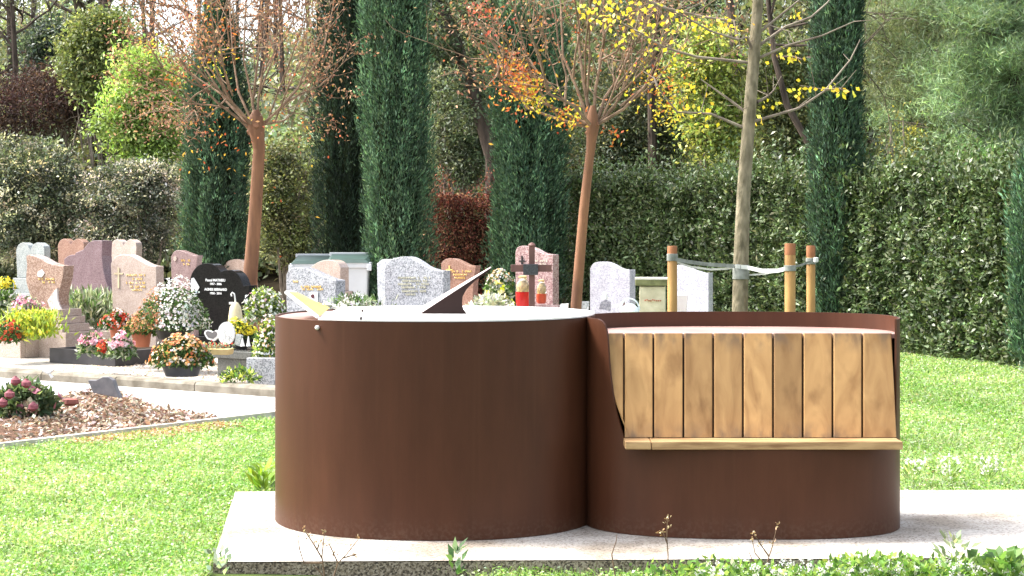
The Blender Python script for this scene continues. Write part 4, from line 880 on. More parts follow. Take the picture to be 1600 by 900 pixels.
# ---- grave borders
def grave(label, a0, a1, b0, b1, h, mat, rim=.06, fill=None, zt0=None, name='grave_border'):
    c = kp((a0 + a1) / 2, b0); t = thing(name, label, 'grave', (c[0], c[1], ZG), 'grave surrounds behind the kerb')
    def pr(aa0, aa1, bb0, bb1, z0, z1): return MB().prism([kp(aa0, bb0, z0), kp(aa1, bb0, z0), kp(aa1, bb1, z0), kp(aa0, bb1, z0)][::1], [kp(aa0, bb0, z1), kp(aa1, bb0, z1), kp(aa1, bb1, z1), kp(aa0, bb1, z1)])
    if fill is None:
        obj('slab', pr(a0 + .03, a1 - .03, b0 + .03, b1, ZG + .014, ZG + h * .72), mat, t, bevel=.004); obj('cover', pr(a0, a1, b0, b1, ZG + h * .72 + .002, ZG + h), mat, t, bevel=.006)
    else:
        m = pr(a0, a1, b0, b0 + rim, ZG + .014, ZG + h); m2 = pr(a0, a1, b1 - rim, b1, ZG + .014, ZG + h); m.add(m2.v, m2.f)
        for (x0, x1) in ((a0, a0 + rim), (a1 - rim, a1)):
            m2 = pr(x0, x1, b0 + rim + .002, b1 - rim - .002, ZG + .014, ZG + h - .002); m.add(m2.v, m2.f)
        obj('border', m, mat, t, bevel=.004); obj('soil', pr(a0 + rim, a1 - rim, b0 + rim, b1 - rim, ZG + .014, ZG + h * .75), fill, t)
    return t
def ka(px, py, z=ZG):        # kerb-frame coords of a ground pixel
    q = G(px, py, z)[:2] - K0; return float(q.dot(KD)), float(q.dot(KN))
soil = plain('dark_soil', (.05, .035, .025), (.02, .015, .01), 20, 1, .1, 1, 60)
a32, b32 = ka(32, 562); aR, bR = ka(128, 547)
a_l, b_l = ka(-60, 545)
grave('beige stone planter grave with yellow flowers at the left edge', a32 - 1.5, a32, b32, b32 + .95, .24, gr_beige, .07, soil)
grave('long beige slab in front of the rose brown headstone', a32 - 1.0, a32 + .04, b32 + .98, b32 + 2.7, .27, gr_beige)
ax, bx = ka(180, 575); a2, b2_ = ka(86, 568)
grave('low black stone border holding pink and red cyclamens', ax - 1.0, ax, min(bx, b2_), min(bx, b2_) + 1.35, .17, plain('charcoal_stone', (.045, .043, .048), (.025, .024, .027), 8, .35), .05, soil)
ag, bg_ = ka(352, 592)
grave('grey polished slab grave below the black heart headstone', ag - .18, ag + .52, bg_ + .02, bg_ + 1.9, .27, granite('slate_granite', (.12, .125, .115), (.09, .095, .088), (.155, .16, .15), 120, .2))
for lab, px, Y, wd, mt in (('grey slab grave in front of the low grey granite headstone', 470, 17.0, .8, gr_grey), ('wide grey slab grave before the widest granite headstone', 620, 17.2, 1.0, gr_grey), ('reddish slab grave before the orange rust headstone', 705, 20, .8, gr_rust), ('mauve slab grave behind the wooden cross', 830, 20, .8, gr_mauve), ('pale grey slab grave before the plaque-lined headstone', 950, 18, .9, gr_pale), ('pale slab grave before the headstone by the stake', 1075, 17.6, .9, gr_pale)):
    c = P(px, 450, Y)[:2] - K0; a = float(c.dot(KD)); b = float(c.dot(KN)); grave(lab, a - wd / 2, a + wd / 2, b - (.1 if px == 470 else .7), b + .55, .30, mt)

# ---- flowers and potted plants
terra = plain('terracotta', (.42, .14, .07), (.32, .10, .05), 8, .7); greyp = plain('grey_trough', (.075, .077, .085), (.05, .05, .055), 8, .5); lime = plain('lime_plastic', (.42, .62, .04), (.36, .55, .03), 5, .35)
blackp = plain('black_pot', (.02, .018, .017), (.012, .011, .01), 6, .5); grey_gr_pot = gr_grey
W1 = [(.85, .85, .82), (.78, .76, .70)]; RU = [(.45, .17, .08), (.55, .28, .13), (.6, .38, .22)]; RED = [(.62, .06, .04), (.7, .12, .05)]; PK = [(.8, .42, .48), (.85, .6, .64), (.8, .3, .4)]; OR = [(.68, .30, .10), (.75, .48, .2), (.8, .62, .4)]; YE = [(.85, .75, .06), (.8, .68, .08)]; MG = [(.5, .04, .25), (.6, .2, .4)]
GN = [(.06, .12, .03), (.10, .17, .05), (.04, .08, .025)]; SG = [(.28, .33, .26), (.40, .44, .36), (.16, .22, .13)]; YG = [(.28, .38, .06), (.40, .48, .10)]
def plant(name, label, cat, px, pyt, pyb, wpx, Y, greens, flowers, nl=1500, nf=260, fs=.03, ls=.05, pot=None, potw=.7, pyp=None, dome=True, group='flowers on the graves', ftop=.0, spiky=0, depth=.8, lw=.5, fsplit=None, zb=None):
    a = P(px, pyt, Y); b = P(px, pyb, Y); hw = wpx / 2 * Y / F; hz = (a[2] - b[2]); c = np.array([a[0], Y, b[2]])
    zp = P(px, pyp, Y)[2] if pyp else (zb if zb is not None else b[2] - .02)
    t = thing(name, label, cat, (a[0], Y, zp), group)
    if pot is not None:
        r1 = hw * potw; H_ = max(.05, b[2] - zp + .03)
        obj('pot', MB().lathe((a[0], Y, zp), [(r1 * .74, 0), (r1 * .95, H_ * .82), (r1 * 1.03, H_ * .82), (r1 * 1.03, H_), (r1 * .93, H_), (r1 * .9, H_ * .9)], 20, 1, depth), pot, t, smooth=True)
    n = nl; d = nrm(R.normal(size=(n, 3))); d[:, 2] = np.abs(d[:, 2]) * (1 if dome else 1) ; r = .35 + .65 * R.random((n, 1)) ** .5
    if spiky:
        s0 = c[None] + R.normal(0, 1, (n, 3)) * np.array([[hw * .5, hw * .4, .01]]); D = nrm(np.stack([R.normal(0, .3, n), R.normal(0, .3, n), np.ones(n)], 1))
        pos = s0 + D * (hz * R.random((n, 1)) * .85); 
        leaf_mesh('foliage', pos, nrm(D + R.normal(0, .45, (n, 3))), rdir(n), ls * (.7 + .7 * R.random(n)), ls * lw * .5, pal(n, greens, .3), LEAF, t)
    else:
        pos = c[None] + d * r * np.array([[hw, hw * depth, hz]]); pos[:, 2] -= .02
        leaf_mesh('foliage', pos, nrm(rdir(n, .1) + d * .7), rdir(n, .6), ls * (.6 + .8 * R.random(n)), ls * lw * (.7 + .6 * R.random(n)), pal(n, greens, .3), LEAF, t)
    if nf:
        d = nrm(R.normal(size=(nf, 3))); d[:, 2] = np.abs(d[:, 2]); d[:, 1] = np.where(R.random(nf) < .75, -np.abs(d[:, 1]), d[:, 1])
        if ftop: d[:, 2] = np.maximum(d[:, 2], ftop); d = nrm(d)
        lump = 1 + .09 * np.sin(d[:, :1] * 5 + px) + .08 * np.sin(d[:, 2:3] * 7 + px * 2)
        pos = c[None] + d * lump * (0.86 + .24 * R.random((nf, 1))) * np.array([[hw, hw * depth, hz]])
        C = pal(nf, flowers, .12)
        if fsplit is not None:
            k = d[:, 0] + .25 * d[:, 1] + R.normal(0, .08, nf) < fsplit[0]; C[k] = pal(int(k.sum()), fsplit[1], .2)
        # each bloom is a small rosette of petals
        kpt = 5; P5 = np.repeat(pos, kpt, 0); nd = np.repeat(nrm(d + R.normal(0, .35, d.shape)), kpt, 0)
        tang = nrm(np.cross(nd, R.normal(size=nd.shape))); 
        if nf <= 30:
            for q_ in range(nf):
                sl_ = slice(q_ * kpt, (q_ + 1) * kpt); leaf_mesh('bloom', P5[sl_], nrm(tang + nd * .35)[sl_], nd[sl_], fs * .62, fs * .55, np.repeat(C, kpt, 0)[sl_], PETAL, t)
        else: leaf_mesh('blooms', P5, nrm(tang + nd * .35), nd, fs * .62 * np.repeat(.5 + .9 * R.random(nf), kpt), fs * .55, np.repeat(C, kpt, 0) * np.exp(R.normal(0, .08, (nf * kpt, 1))), PETAL, t)
    return t
S = 19
plant('chrysanthemum', 'large ball of white and rust chrysanthemums before the black heart stone', 'flowers', 271, 446, 512, 114, 18.0, GN, W1, 3000, 900, .030, .04, blackp, .55, 530, fsplit=(-.48, RU), depth=.9)
plant('chrysanthemum', 'orange and cream chrysanthemum trough on the gravel by the kerb', 'flowers', 284, 526, 568, 98, 16.55, GN, OR + OR + [(.85, .8, .75), (.7, .2, .1)], 3600, 430, .034, .04, greyp, .70, 588, depth=.6)
plant('geranium', 'red and white geranium in the tall terracotta pot', 'flowers', 182, 484, 510, 46, 18.6, GN, RED + [(.9, .75, .72), (.85, .6, .5)], 700, 110, .042, .05, terra, .50, 528)
plant('chrysanthemum', 'small orange chrysanthemum pot left of the white ball', 'flowers', 221, 491, 519, 54, 18.2, GN, OR[:2] + RU, 1200, 150, .028, .04, terra, .62, 542, ftop=.15)
plant('cyclamen', 'pink cyclamen nearest the left end of the black border', 'flowers', 144, 519, 550, 42, 17.75, SG + GN, PK, 420, 75, .05, .06, None, ftop=.55)
plant('cyclamen', 'red cyclamen in the middle of the black border', 'flowers', 168, 532, 553, 32, 17.6, SG + GN, RED, 300, 55, .05, .055, None, ftop=.3)
plant('cyclamen', 'pink cyclamen nearest the right corner of the black border', 'flowers', 190, 521, 555, 40, 17.45, SG + GN, PK[:2], 420, 75, .052, .06, None, ftop=.55)
plant('begonia', 'small red begonia at the front of the beige planter', 'flowers', 14, 503, 531, 44, 19.0, GN, RED, 500, 60, .045, .05, None)
plant('primrose', 'yellow flowering upright plants spilling over the beige planter', 'flowers', 48, 484, 532, 80, 19.3, YG, YE, 900, 130, .04, .09, None, spiky=1, ftop=.3, lw=.6)
plant('potted_flowers', 'yellow flowers in a lime green plastic pot', 'flowers', 74, 487, 503, 34, 19.35, YG, YE, 250, 50, .035, .06, lime, .62, 524, spiky=1, ftop=.3)
plant('potted_flowers', 'pink and magenta flowers in dark pot before the rose brown stone', 'flowers', 40, 462, 486, 52, 20.0, SG, PK + MG + W1, 350, 110, .045, .06, blackp, .35, 502)
plant('yellow_pansies', 'tall leafy plant topped with yellow pansies at the left edge', 'flowers', 8, 452, 505, 66, 20.4, SG + GN, W1 + [(.5, .55, .4)], 1300, 90, .035, .07, None)
plant('yellow_pansies', 'cluster of golden yellow pansies at the far left edge', 'flowers', 8, 434, 450, 30, 20.2, GN, YE, 100, 45, .05, .05, None)
plant('oleander', 'pale-leaved oleander shrub between the rose brown and beige headstones', 'shrub', 138, 448, 514, 86, 20.9, SG + [(.5, .55, .42), (.12, .2, .07)], W1, 1500, 0, .03, .12, None, spiky=1, lw=.45)
plant('chrysanthemum', 'yellow chrysanthemum in black pot before the black heart stone', 'flowers', 374, 499, 524, 50, 17.6, GN, YE, 600, 150, .036, .04, blackp, .62, 547, ftop=.15)
plant('flowering_climber', 'pink and white flowering plant above the sundial left edge', 'flowers', 414, 446, 500, 62, 17.3, YG + GN + SG, PK[1:2] + W1 + W1, 1200, 120, .034, .05, terra, .4, 530, dome=True)
plant('flowering_shrub', 'pink flowers in the grey granite trough touching the drum edge', 'flowers', 424, 497, 556, 58, 16.4, YG + GN, PK[1:2] + W1 + OR[1:], 1300, 150, .03, .04, None, depth=.6)
c = P(424, 572, 16.3); tr_ = thing('stone_trough', 'speckled grey granite trough half hidden by the drum', 'trough', (c[0], c[1], ZG)); 
obj('box', MB().box((c[0] + .03, c[1], (c[2] + ZG) / 2 + .05), (.42, .3, .27), -.3), gr_grey, tr_, bevel=.006)
plant('white_flowers', 'white flowers and grass leaves between the two grey granite stones', 'flowers', 556, 462, 492, 76, 17.3, SG + GN, W1, 500, 130, .04, .07, None, spiky=1)
plant('white_flowers', 'low pile of white flowers at the foot of the plaque stone', 'flowers', 512, 474, 492, 34, 17.0, SG, W1, 150, 120, .04, .04, None)
plant('chrysanthemum', 'cream and orange chrysanthemum ball beside the wooden cross', 'flowers', 781, 421, 450, 44, 18.0, GN + [(.12, .24, .04)], OR[1:] + W1, 1100, 230, .03, .04, blackp, .4, 480, ftop=.2)
plant('yellow_roses', 'yellow roses and grey leaves below the cream chrysanthemum', 'flowers', 777, 440, 478, 46, 17.3, GN + SG, YE + [(.85, .8, .4)], 500, 26, .065, .06, None)
plant('dusty_miller', 'white-leaved dusty miller plants in front of the yellow roses', 'plant', 768, 460, 494, 80, 16.8, [(.68, .69, .66), (.5, .52, .48), (.3, .34, .27)], W1, 700, 0, .03, .07, None)
plant('weed', 'green weeds growing at the kerb below the polished grey slab', 'plant', 374, 572, 592, 60, 15.95, YG + GN, W1, 260, 12, .02, .05, None)
# bouquet of roses on the bed
plant('rose_bouquet', 'bouquet of dusty pink and cream roses lying on the leaf bed', 'flowers', 40, 596, 640, 98, 13.35, [(.06, .10, .05), (.12, .18, .09), (.2, .24, .14)], [(.5, .16, .2), (.62, .28, .3), (.75, .68, .5)], 800, 14, .085, .08, None, depth=.5)
# its big blooms
rosem = plain('dusty_rose', (.30, .10, .12), (.19, .05, .065), 30, .8); rbq = bpy.data.objects['rose_bouquet']
for (x, y) in ((24, 596), (41, 600), (52, 636), (4, 630), (15, 617)):
    q = P(x, y, 13.05); m = MB()
    for k in range(3): m.lathe(q - [0, 0, .03 - .006 * k], [(.010, 0), (.038 - .009 * k, .02), (.036 - .010 * k, .046), (.026 - .009 * k, .05 + .004 * k)], 10)
    obj('rose_head', m, rosem, rbq, smooth=True)

# ---- small grave furniture
# grey plaque at the end of the leaf bed
fc = Face(160, 14.35, rad(20)); b = fc.hit(160, 618); b[2] = ZG
t = thing('memorial_plaque', 'small dark grey leaning memorial plaque at the edge of the leaf bed', 'plaque', b)
pf = [(137, 594), (142, 594), (150, 594), (160, 589), (168, 589), (176, 594), (180, 606), (187, 622), (165, 618), (145, 614), (141, 604)]
A = [fc.hit(x, y) for x, y in pf]; obj('slab', MB().prism(A, [q - fc.n * .05 for q in A]), plain('slate', (.17, .16, .17), (.10, .10, .11), 14, .4), t, bevel=.004)
m = MB(); q = P(75, 590, 14.6)
for a, b in (((82, 590), (76, 583)), ((76, 583), (66, 579)), ((76, 583), (84, 577))): m.tube([P(*a, 14.6), P(*b, 14.6)], [.014, .010], 6)
t = tag(obj('grave_marker', m, white_m, origin=P(82, 590, 14.6)), 'small white Y-shaped ornament beside the rose bouquet', 'ornament')
m = MB(); q = P(110, 628, 13.6)
m.lathe(q - [0, 0, .03], [(.02, 0), (.055, .02), (.05, .05), (.02, .06)], 10, 1.2, .8); m.tube([q, P(123, 629, 13.6)], [.018, .006], 6)
tag(obj('withered_rose', m, plain('withered', (.3, .1, .08), (.16, .06, .05), 20, .8), origin=q), 'single withered red rose lying on dry leaves', 'rose')
# objects on black heart grave
q = P(353, 539, 17.1); t = thing('oval_plaque', 'white oval memorial plaque with grey drawing below the black heart stone', 'plaque', q)
fc = Face(353, 17.1, rad(15)); pts = [(353 + 13 * math.cos(a), 521 + 18 * math.sin(a)) for a in np.linspace(0, 2 * math.pi, 20, endpoint=False)]
A = [fc.hit(x, y) for x, y in pts]; obj('disc', MB().prism(A, [p_ - fc.n * .03 for p_ in A]), white_m, t)
m = MB()
for k in range(12): x = R.uniform(345, 361); y = R.uniform(510, 533); m.tube([fc.hit(x, y, .002), fc.hit(x + R.normal(0, 4), y + R.normal(0, 5), .002)], .0025, 4)
obj('drawing', m, plain('grey_drawing', (.5, .52, .52), None, 9, .6), t)
fc = Face(331, 17.3, rad(20)); q = fc.hit(331, 531); t = thing('heart_plaque', 'small black heart plaque with white outline left of the white oval', 'plaque', q)
hpz = smooth_loop([(319, 521), (322, 516), (328, 517), (332, 519, 1), (337, 516), (341, 519), (341, 526), (334, 533, 1), (324, 530)])
A = [fc.hit(x, y) for x, y in hpz]; obj('edge', MB().prism(A, [p_ - fc.n * .03 for p_ in A]), white_m, t)
cz = np.mean(hpz, 0); flatshape(t, 'face', fc, [((x - cz[0]) * .78 + cz[0], (y - cz[1]) * .72 + cz[1]) for x, y in hpz], plain('grey_face', (.16, .15, .15), None, 9, .4), .001, .004)
# bell lantern with crook
q = P(368, 500, 17.9); t = thing('grave_ornament', 'pale bell-shaped ornament with hooked stem before the black heart stone', 'ornament', q)
obj('bell', MB().lathe(q - [0, 0, .04], [(.075, 0), (.07, .08), (.055, .17), (.025, .215), (.005, .22)], 16), plain('cream_glass', (.75, .66, .45), (.6, .5, .3), 14, .4), t, smooth=True)
obj('hook', MB().tube([P(x, y, 17.9) for x, y in ((368, 474), (367, 464), (366, 459), (363, 457), (361, 460), (362, 463))], .008, 6), white_m, t)
obj('wing', MB().tube([P(x, y, 17.9) for x, y in ((364, 474), (358, 474))], .012, 6), white_m, t)
fc = Face(371, 16.9, rad(30)); q = fc.hit(371, 541); t = tag(obj('book_plaque', MB().prism([fc.hit(*a) for a in ((366, 538), (369, 522), (377, 524), (374, 541))], [fc.hit(*a) - fc.n * .03 for a in ((366, 538), (369, 522), (377, 524), (374, 541))]), gr_green, origin=q), 'small upright grey plaque in front of the yellow chrysanthemum pot', 'plaque')
q = P(345, 549, 16.9); t = thing('planter_bowl', 'low tan bowl with small plants at the corner of the polished slab', 'planter', q)
obj('bowl', MB().box((q[0] - .05, q[1], q[2]), (.30, .14, .055), -.2, 1.06), plain('tan_clay', (.55, .42, .2), (.45, .33, .15), 8, .7), t, bevel=.006)
k = 160; leaf_mesh('sprigs', np.array(q)[None] + R.normal(0, 1, (k, 3)) * np.array([[.07, .03, .015]]) + np.array([[-.05, 0, .045]]), rdir(k, .6), rdir(k), .035, .014, pal(k, SG + RED[:1], .2), LEAF, t)
# granite oddments: white crosses cluster
q = P(394, 541, 16.8); m = MB()
for k in range(4): m.lathe((q[0] - .09 + k * .055, q[1], q[2]), [(.022, 0), (.014, .03), (.003, .075 + .02 * (k % 2))], 8)
tag(obj('crystal_ornament', m, white_m, origin=q), 'row of small pale glass points on the slab beside the black pot', 'ornament')
# wooden cross
Yc = 15.6; woodb = plain('brown_cross_wood', (.15, .075, .065), (.09, .045, .04), 14, .6, .3, .3, 40, (1, 1, .3))
q = P(831, 490, Yc); t = thing('wooden_cross', 'brown wooden grave cross with dark plaque behind the sundial', 'cross', (q[0], q[1], ZG + .2))
a = P(831, 385, Yc); obj('upright', MB().box((a[0], Yc, (a[2] + ZG + .2) / 2), (.052, .045, a[2] - ZG - .2)), woodb, t, bevel=.004)
a0 = P(798, 413, Yc); a1 = P(862, 425, Yc); obj('crossbar', MB().box(((a0[0] + a1[0]) / 2, Yc - .012, (a0[2] + a1[2]) / 2), (a1[0] - a0[0], .05, .062)), woodb, t, bevel=.004)
a0 = P(817, 413, Yc - .05); obj('nameplate', MB().box((P(829, 421, Yc)[0], Yc - .045, P(829, 421, Yc)[2]), (.13, .012, .095)), plain('dark_plate', (.06, .065, .07), (.03, .03, .035), 60, .4), t, bevel=.003)
a = P(831, 379, Yc); obj('finial', MB().lathe(a - [0, 0, .035], [(.028, 0), (.034, .012), (.02, .03), (.004, .036)], 10), woodb, t, smooth=True)
# ledge and lanterns
c = P(845, 481, 16.6); tag(obj('stone_tray', MB().box((c[0] + .02, c[1], c[2] - .01), (.38, .26, .07), -.35), gr_mauve, origin=c, bevel=.006), 'mauve stone tray under the red grave lanterns', 'tray')
glass, t_, b_ = newmat('clear_glass'); setp(b_, .08, .5); b_.inputs['Transmission Weight'].default_value = .9; b_.inputs['Base Color'].default_value = (.95, .9, .85, 1)
redg = plain('red_candle_glass', (.55, .02, .02), (.42, .01, .01), 9, .2)
for lab, px, Y, r, yb, ym, yt_, cm in (('larger glass grave lantern with bright red candle left of the cross', 817, 16.5, .068, 478, 456, 434, redg), ('smaller glass grave lantern with orange red candle right of the cross', 846, 16.6, .048, 474, 459, 440, plain('orange_candle', (.55, .09, .04), (.45, .06, .03), 9, .3))):
    q = P(px, yb, Y); hm = P(px, ym, Y)[2] - q[2]; ht = P(px, yt_, Y)[2] - q[2]; t = thing('grave_lantern', lab, 'lantern', q, 'grave lanterns')
    obj('glass', MB().lathe(q, [(r * .9, hm + .002), (r, hm + .02), (r * .85, ht * .8), (r * .45, ht)], 16), glass, t, smooth=True)
    obj('candle', MB().lathe(q, [(r * .8, 0), (r * .95, .02), (r, hm)], 16), cm, t, smooth=True)
    obj('lid', MB().lathe(q + [0, 0, ht + .001], [(r * .6, 0), (r * .62, .012), (r * .2, .022)], 14), plain('gold_lid', (.55, .38, .16), None, 8, .4), t, smooth=True)
    obj('flower_picture', MB().lathe(q + [0, 0, hm * 1.05], [(r * .55, 0), (r * .6, .05), (r * .3, .09)], 10), plain('golden_print', (.6, .42, .12), (.3, .2, .05), 40, .6), t)
# plaques before headstone 950
for lab, pts, Y, mt in (('small white book plaque left of the right pollard trunk', [(873, 484), (876, 475), (888, 474), (887, 485)], 16, white_m), ('grey book plaque right of the right pollard trunk', [(906, 486), (908, 471), (920, 471), (919, 488)], 16, gr_pale), ('grey rounded plaque before the pale headstone', [(936, 483), (939, 472), (946, 468), (954, 472), (953, 486), (945, 484)], 17, granite('blue_grey', (.3, .3, .36), (.2, .2, .25), (.42, .42, .48), 90)), ('small white plaque near the pale headstone foot', [(956, 480), (956, 476), (966, 476), (966, 480)], 16.9, white_m), ('dark edged plaque at the right foot of the pale headstone', [(966, 484), (972, 480), (975, 470), (977, 478), (973, 485)], 17, gr_mauve), ('pink-white picture plaque leaning on the headstone by the stake', [(1057, 486), (1058, 462), (1075, 461), (1072, 487)], 17, plain('pink_white', (.72, .66, .67), (.62, .55, .56), 7, .4))):
    fc = Face(pts[0][0] + 4, Y, rad(12)); A = [fc.hit(*a) for a in pts]; A = A if True else A
    b = np.mean(A, 0); b[2] = min(q[2] for q in A)
    t = thing('grave_plaque', lab, 'plaque', b, 'plaques on the graves'); obj('slab', MB().prism(A, [q - fc.n * .03 for q in A]), mt, t)
q = P(945, 468, 17.05); tag(obj('dove_ornament', MB().lathe(q, [(.028, 0), (.034, .02), (.018, .045), (.02, .06), (.004, .075)], 10, 1.1, .7), white_m, origin=q, smooth=True), 'tiny white dove figure on the grey rounded plaque', 'ornament')
q = P(984, 490, 15.5); t = thing('white_basket', 'white basket with arched handle beside the stone pillar', 'basket', q)
wb = plain('pale_aqua_white', (.68, .74, .74), (.55, .62, .62), 9, .5)
obj('bowl', MB().lathe(q - [0, 0, .03], [(.05, 0), (.085, .05), (.075, .08), (.03, .115)], 14), wb, t, smooth=True)
obj('handle', MB().tube([q + np.array([.085 * math.cos(a), 0, .03 + .10 * math.sin(a)]) for a in np.linspace(0, math.pi, 11)], .007, 6), wb, t)
# stone pillar
q = P(1018, 490, 16.6); t = thing('stone_pillar', 'yellowish stone pillar with mossy cap behind the bench drum', 'pillar', (q[0], q[1], ZG))
pm = plain('pale_limestone', (.62, .58, .42), (.45, .42, .28), 9, .9, .2, .4, 40); zc = P(1018, 447, 16.6)[2]; zt_ = P(1018, 435, 16.6)[2]
obj('shaft', MB().box((q[0] + .01, q[1], (ZG + zc) / 2), (.235, .2, zc - ZG), -.12), pm, t, bevel=.005)
obj('cap', MB().box((q[0], q[1], (zc + zt_) / 2 + .001), (.29, .26, zt_ - zc - .012), -.12), plain('mossy_stone', (.22, .23, .11), (.12, .13, .06), 14, .95, .1, .5), t, bevel=.006)
obj('cap_top', MB().box((q[0], q[1], zt_), (.30, .27, .016), -.12), plain('pale_cap', (.68, .66, .58), None, 9, .9), t)
fcp = Face(1020, 16.48, .12); m = MB()
for k in range(9): x = 1008 + k * 3; m.box(fcp.hit(x, 469.5 + R.normal(0, .8)), (.010, .012, .012), .3)
obj('rusty_bolts', m, terra, t)
# bins
def bin_(label, px0, px1, pyt, Y, doff=0):
    a = P(px0, pyt, Y); b = P(px1, pyt, Y); cx = (a[0] + b[0]) / 2; wd = b[0] - a[0]; zt_ = a[2]; dp_ = .62
    t = thing('wheelie_bin', label, 'bin', (cx, Y, ZG), 'wheelie bins behind the graves'); body = plain('bin_grey_white', (.58, .60, .62), (.5, .52, .54), 3, .45); lidg = plain('bin_green', (.05, .09, .08), (.04, .07, .06), 5, .5, .3)
    obj('body', MB().box((cx, Y + dp_ / 2, (zt_ - .16 + ZG + .1) / 2), (wd * .76, dp_ * .8, zt_ - .16 - ZG - .1), 0, 1.12), body, t, bevel=.02)
    obj('rim', MB().box((cx, Y + dp_ / 2, zt_ - .13), (wd * .98, dp_ * 1.02, .075)), body, t, bevel=.01)
    for s in (-1, 1): obj('side_handle', MB().box((cx + s * wd * .46, Y - .01, zt_ - .16), (wd * .10, .06, .09)), body, t, bevel=.01)
    A = [(cx - wd * .46, Y - .02, zt_ - .1), (cx + wd * .46, Y - .02, zt_ - .1), (cx + wd * .46, Y + dp_, zt_ - .02), (cx - wd * .46, Y + dp_, zt_ - .02)]
    B = [(cx - wd * .36, Y + .02, zt_ - .055), (cx + wd * .36, Y + .02, zt_ - .055), (cx + wd * .42, Y + dp_, zt_ + .01), (cx - wd * .42, Y + dp_, zt_ + .01)]
    obj('lid', MB().prism(A, B), body if False else lidg, t); obj('lid_edge', MB().box((cx, Y + dp_ * .98, zt_ + .005), (wd * .95, .05, .05)), body, t, bevel=.005)
    for s in (-1, 1): obj('wheel', MB().tube([(cx + s * wd * .3 - .02, Y + dp_ * .8, ZG + .1), (cx + s * wd * .3 + .02, Y + dp_ * .8, ZG + .1)], .1, 16), black_m, t)
bin_('pale wheelie bin with green lid, the left one behind the tan headstone', 452, 520, 401, 24.5)
bin_('pale wheelie bin with green lid, the right one beside the bright cypress', 506, 580, 399, 23.9)

# ---------------------------------------------------------------- grass, leaves and weeds
SLP = sl
def scatter(n, x0, x1, y0, y1, poly_out=(), poly_in=None, bias=1.0):
    x = x0 + (x1 - x0) * R.random(n); y = y0 + (y1 - y0) * R.random(n) ** bias
    k = np.abs(x) < y * .36 + .35
    for p_ in poly_out: k &= ~inpoly(x, y, p_)
    if poly_in is not None: k &= inpoly(x, y, poly_in)
    return x[k], y[k]
left_poly = [(-6, 6.6), (-1.28, 6.6), (4.6, 6.6), (4.6, 7.88), (4.6, 9.82), (-1.5, 9.72), (-1.45, 12.0), (E1[0] + .4, E1[1] + .45), (E0[0], E0[1])]
gx, gy_ = [], []
slp2 = [(-1.30, 7.70), (4.6, 7.87), (4.6, 9.79), (-1.50, 9.70)]
x, y = scatter(520000, -4.6, 0.2, 6.7, 13.6, (slp2,), None, 1.25); s_ = (x - E0[0]) * en[0] + (y - E0[1]) * en[1]; k = (s_ < 0) & ((y > 7.72) | (x < -1.30)); gx.append(x[k]); gy_.append(y[k])
x, y = scatter(480000, 0.9, 7.5, 9.6, 21.5, (slp2,), None, 1.25); gx.append(x); gy_.append(y)
x, y = scatter(60000, -1.6, 3.6, 7.15, 7.75, (slp2,)); k = (x > -.25 + .3 * R.random(len(x))) | (x < -1.30); gx.append(x[k]); gy_.append(y[k])
x = np.concatenate(gx); y = np.concatenate(gy_); kk = R.random(len(x)) < .62 + .30 * vnoise(x, y, 0, 3.1) + .28 * vnoise(x + 5, y, 1, 11.0); x = x[kk]; y = y[kk]; n = len(x)
zz = ZG - .06 * np.clip((7.9 - y) / .5, 0, 1) * np.clip((x + 1.1) / .5, 0, 1)
patch = vnoise(x * 1.1, y * .8, 0, 1.7) * .6 + vnoise(x, y, 0, 4.5) * .5
far = np.clip((y - 8) / 10, 0, 1)
Cg = pal(n, [(0.20, 0.35, 0.075), (0.26, 0.42, 0.11), (0.32, 0.47, 0.18), (0.13, 0.26, 0.05), (0.45, 0.54, 0.36)], .22)
lo = np.array([[.62, .78, .5]]); hi = np.array([[1.4, 1.22, 1.6]]); f_ = np.clip(.5 + .5 * patch, 0, 1)[:, None]
Cg = Cg * (lo * (1 - f_) + hi * f_)
strawk = R.random(n) < .05 + .08 * (patch > .4); Cg[strawk] = pal(int(strawk.sum()), [(.42, .36, .2), (.5, .46, .3)], .2)
blade = R.random(n) < .58
kx = np.where(blade)[0]
leaf_mesh('grass', np.stack([x, y, zz], 1)[kx], rdir(len(kx), 1.0), rdir(len(kx)), (.035 + .035 * R.random(len(kx))) * (1 + .3 * patch[kx]), .006 + .006 * far[kx], Cg[kx], GRASS, shape='blade')
tag(bpy.data.objects['grass'], 'short bright green grass of the sunlit lawn', 'grass', kind='stuff')
kx = np.where(~blade)[0]; nk = len(kx)
leaf_mesh('clover', np.stack([x, y, zz + .012 + .03 * R.random(n) * (1 + .5 * patch)], 1)[kx], rdir(nk, .0) * np.array([[1, 1, .4]]), rdir(nk, 1.6), .012 + .012 * R.random(nk) + .008 * far[kx], .009 + .007 * R.random(nk) + .006 * far[kx], Cg[kx] * 1.05, GRASS)
tag(bpy.data.objects['clover'], 'low clover and broad-leaved ground cover growing through the lawn', 'ground cover', kind='stuff')
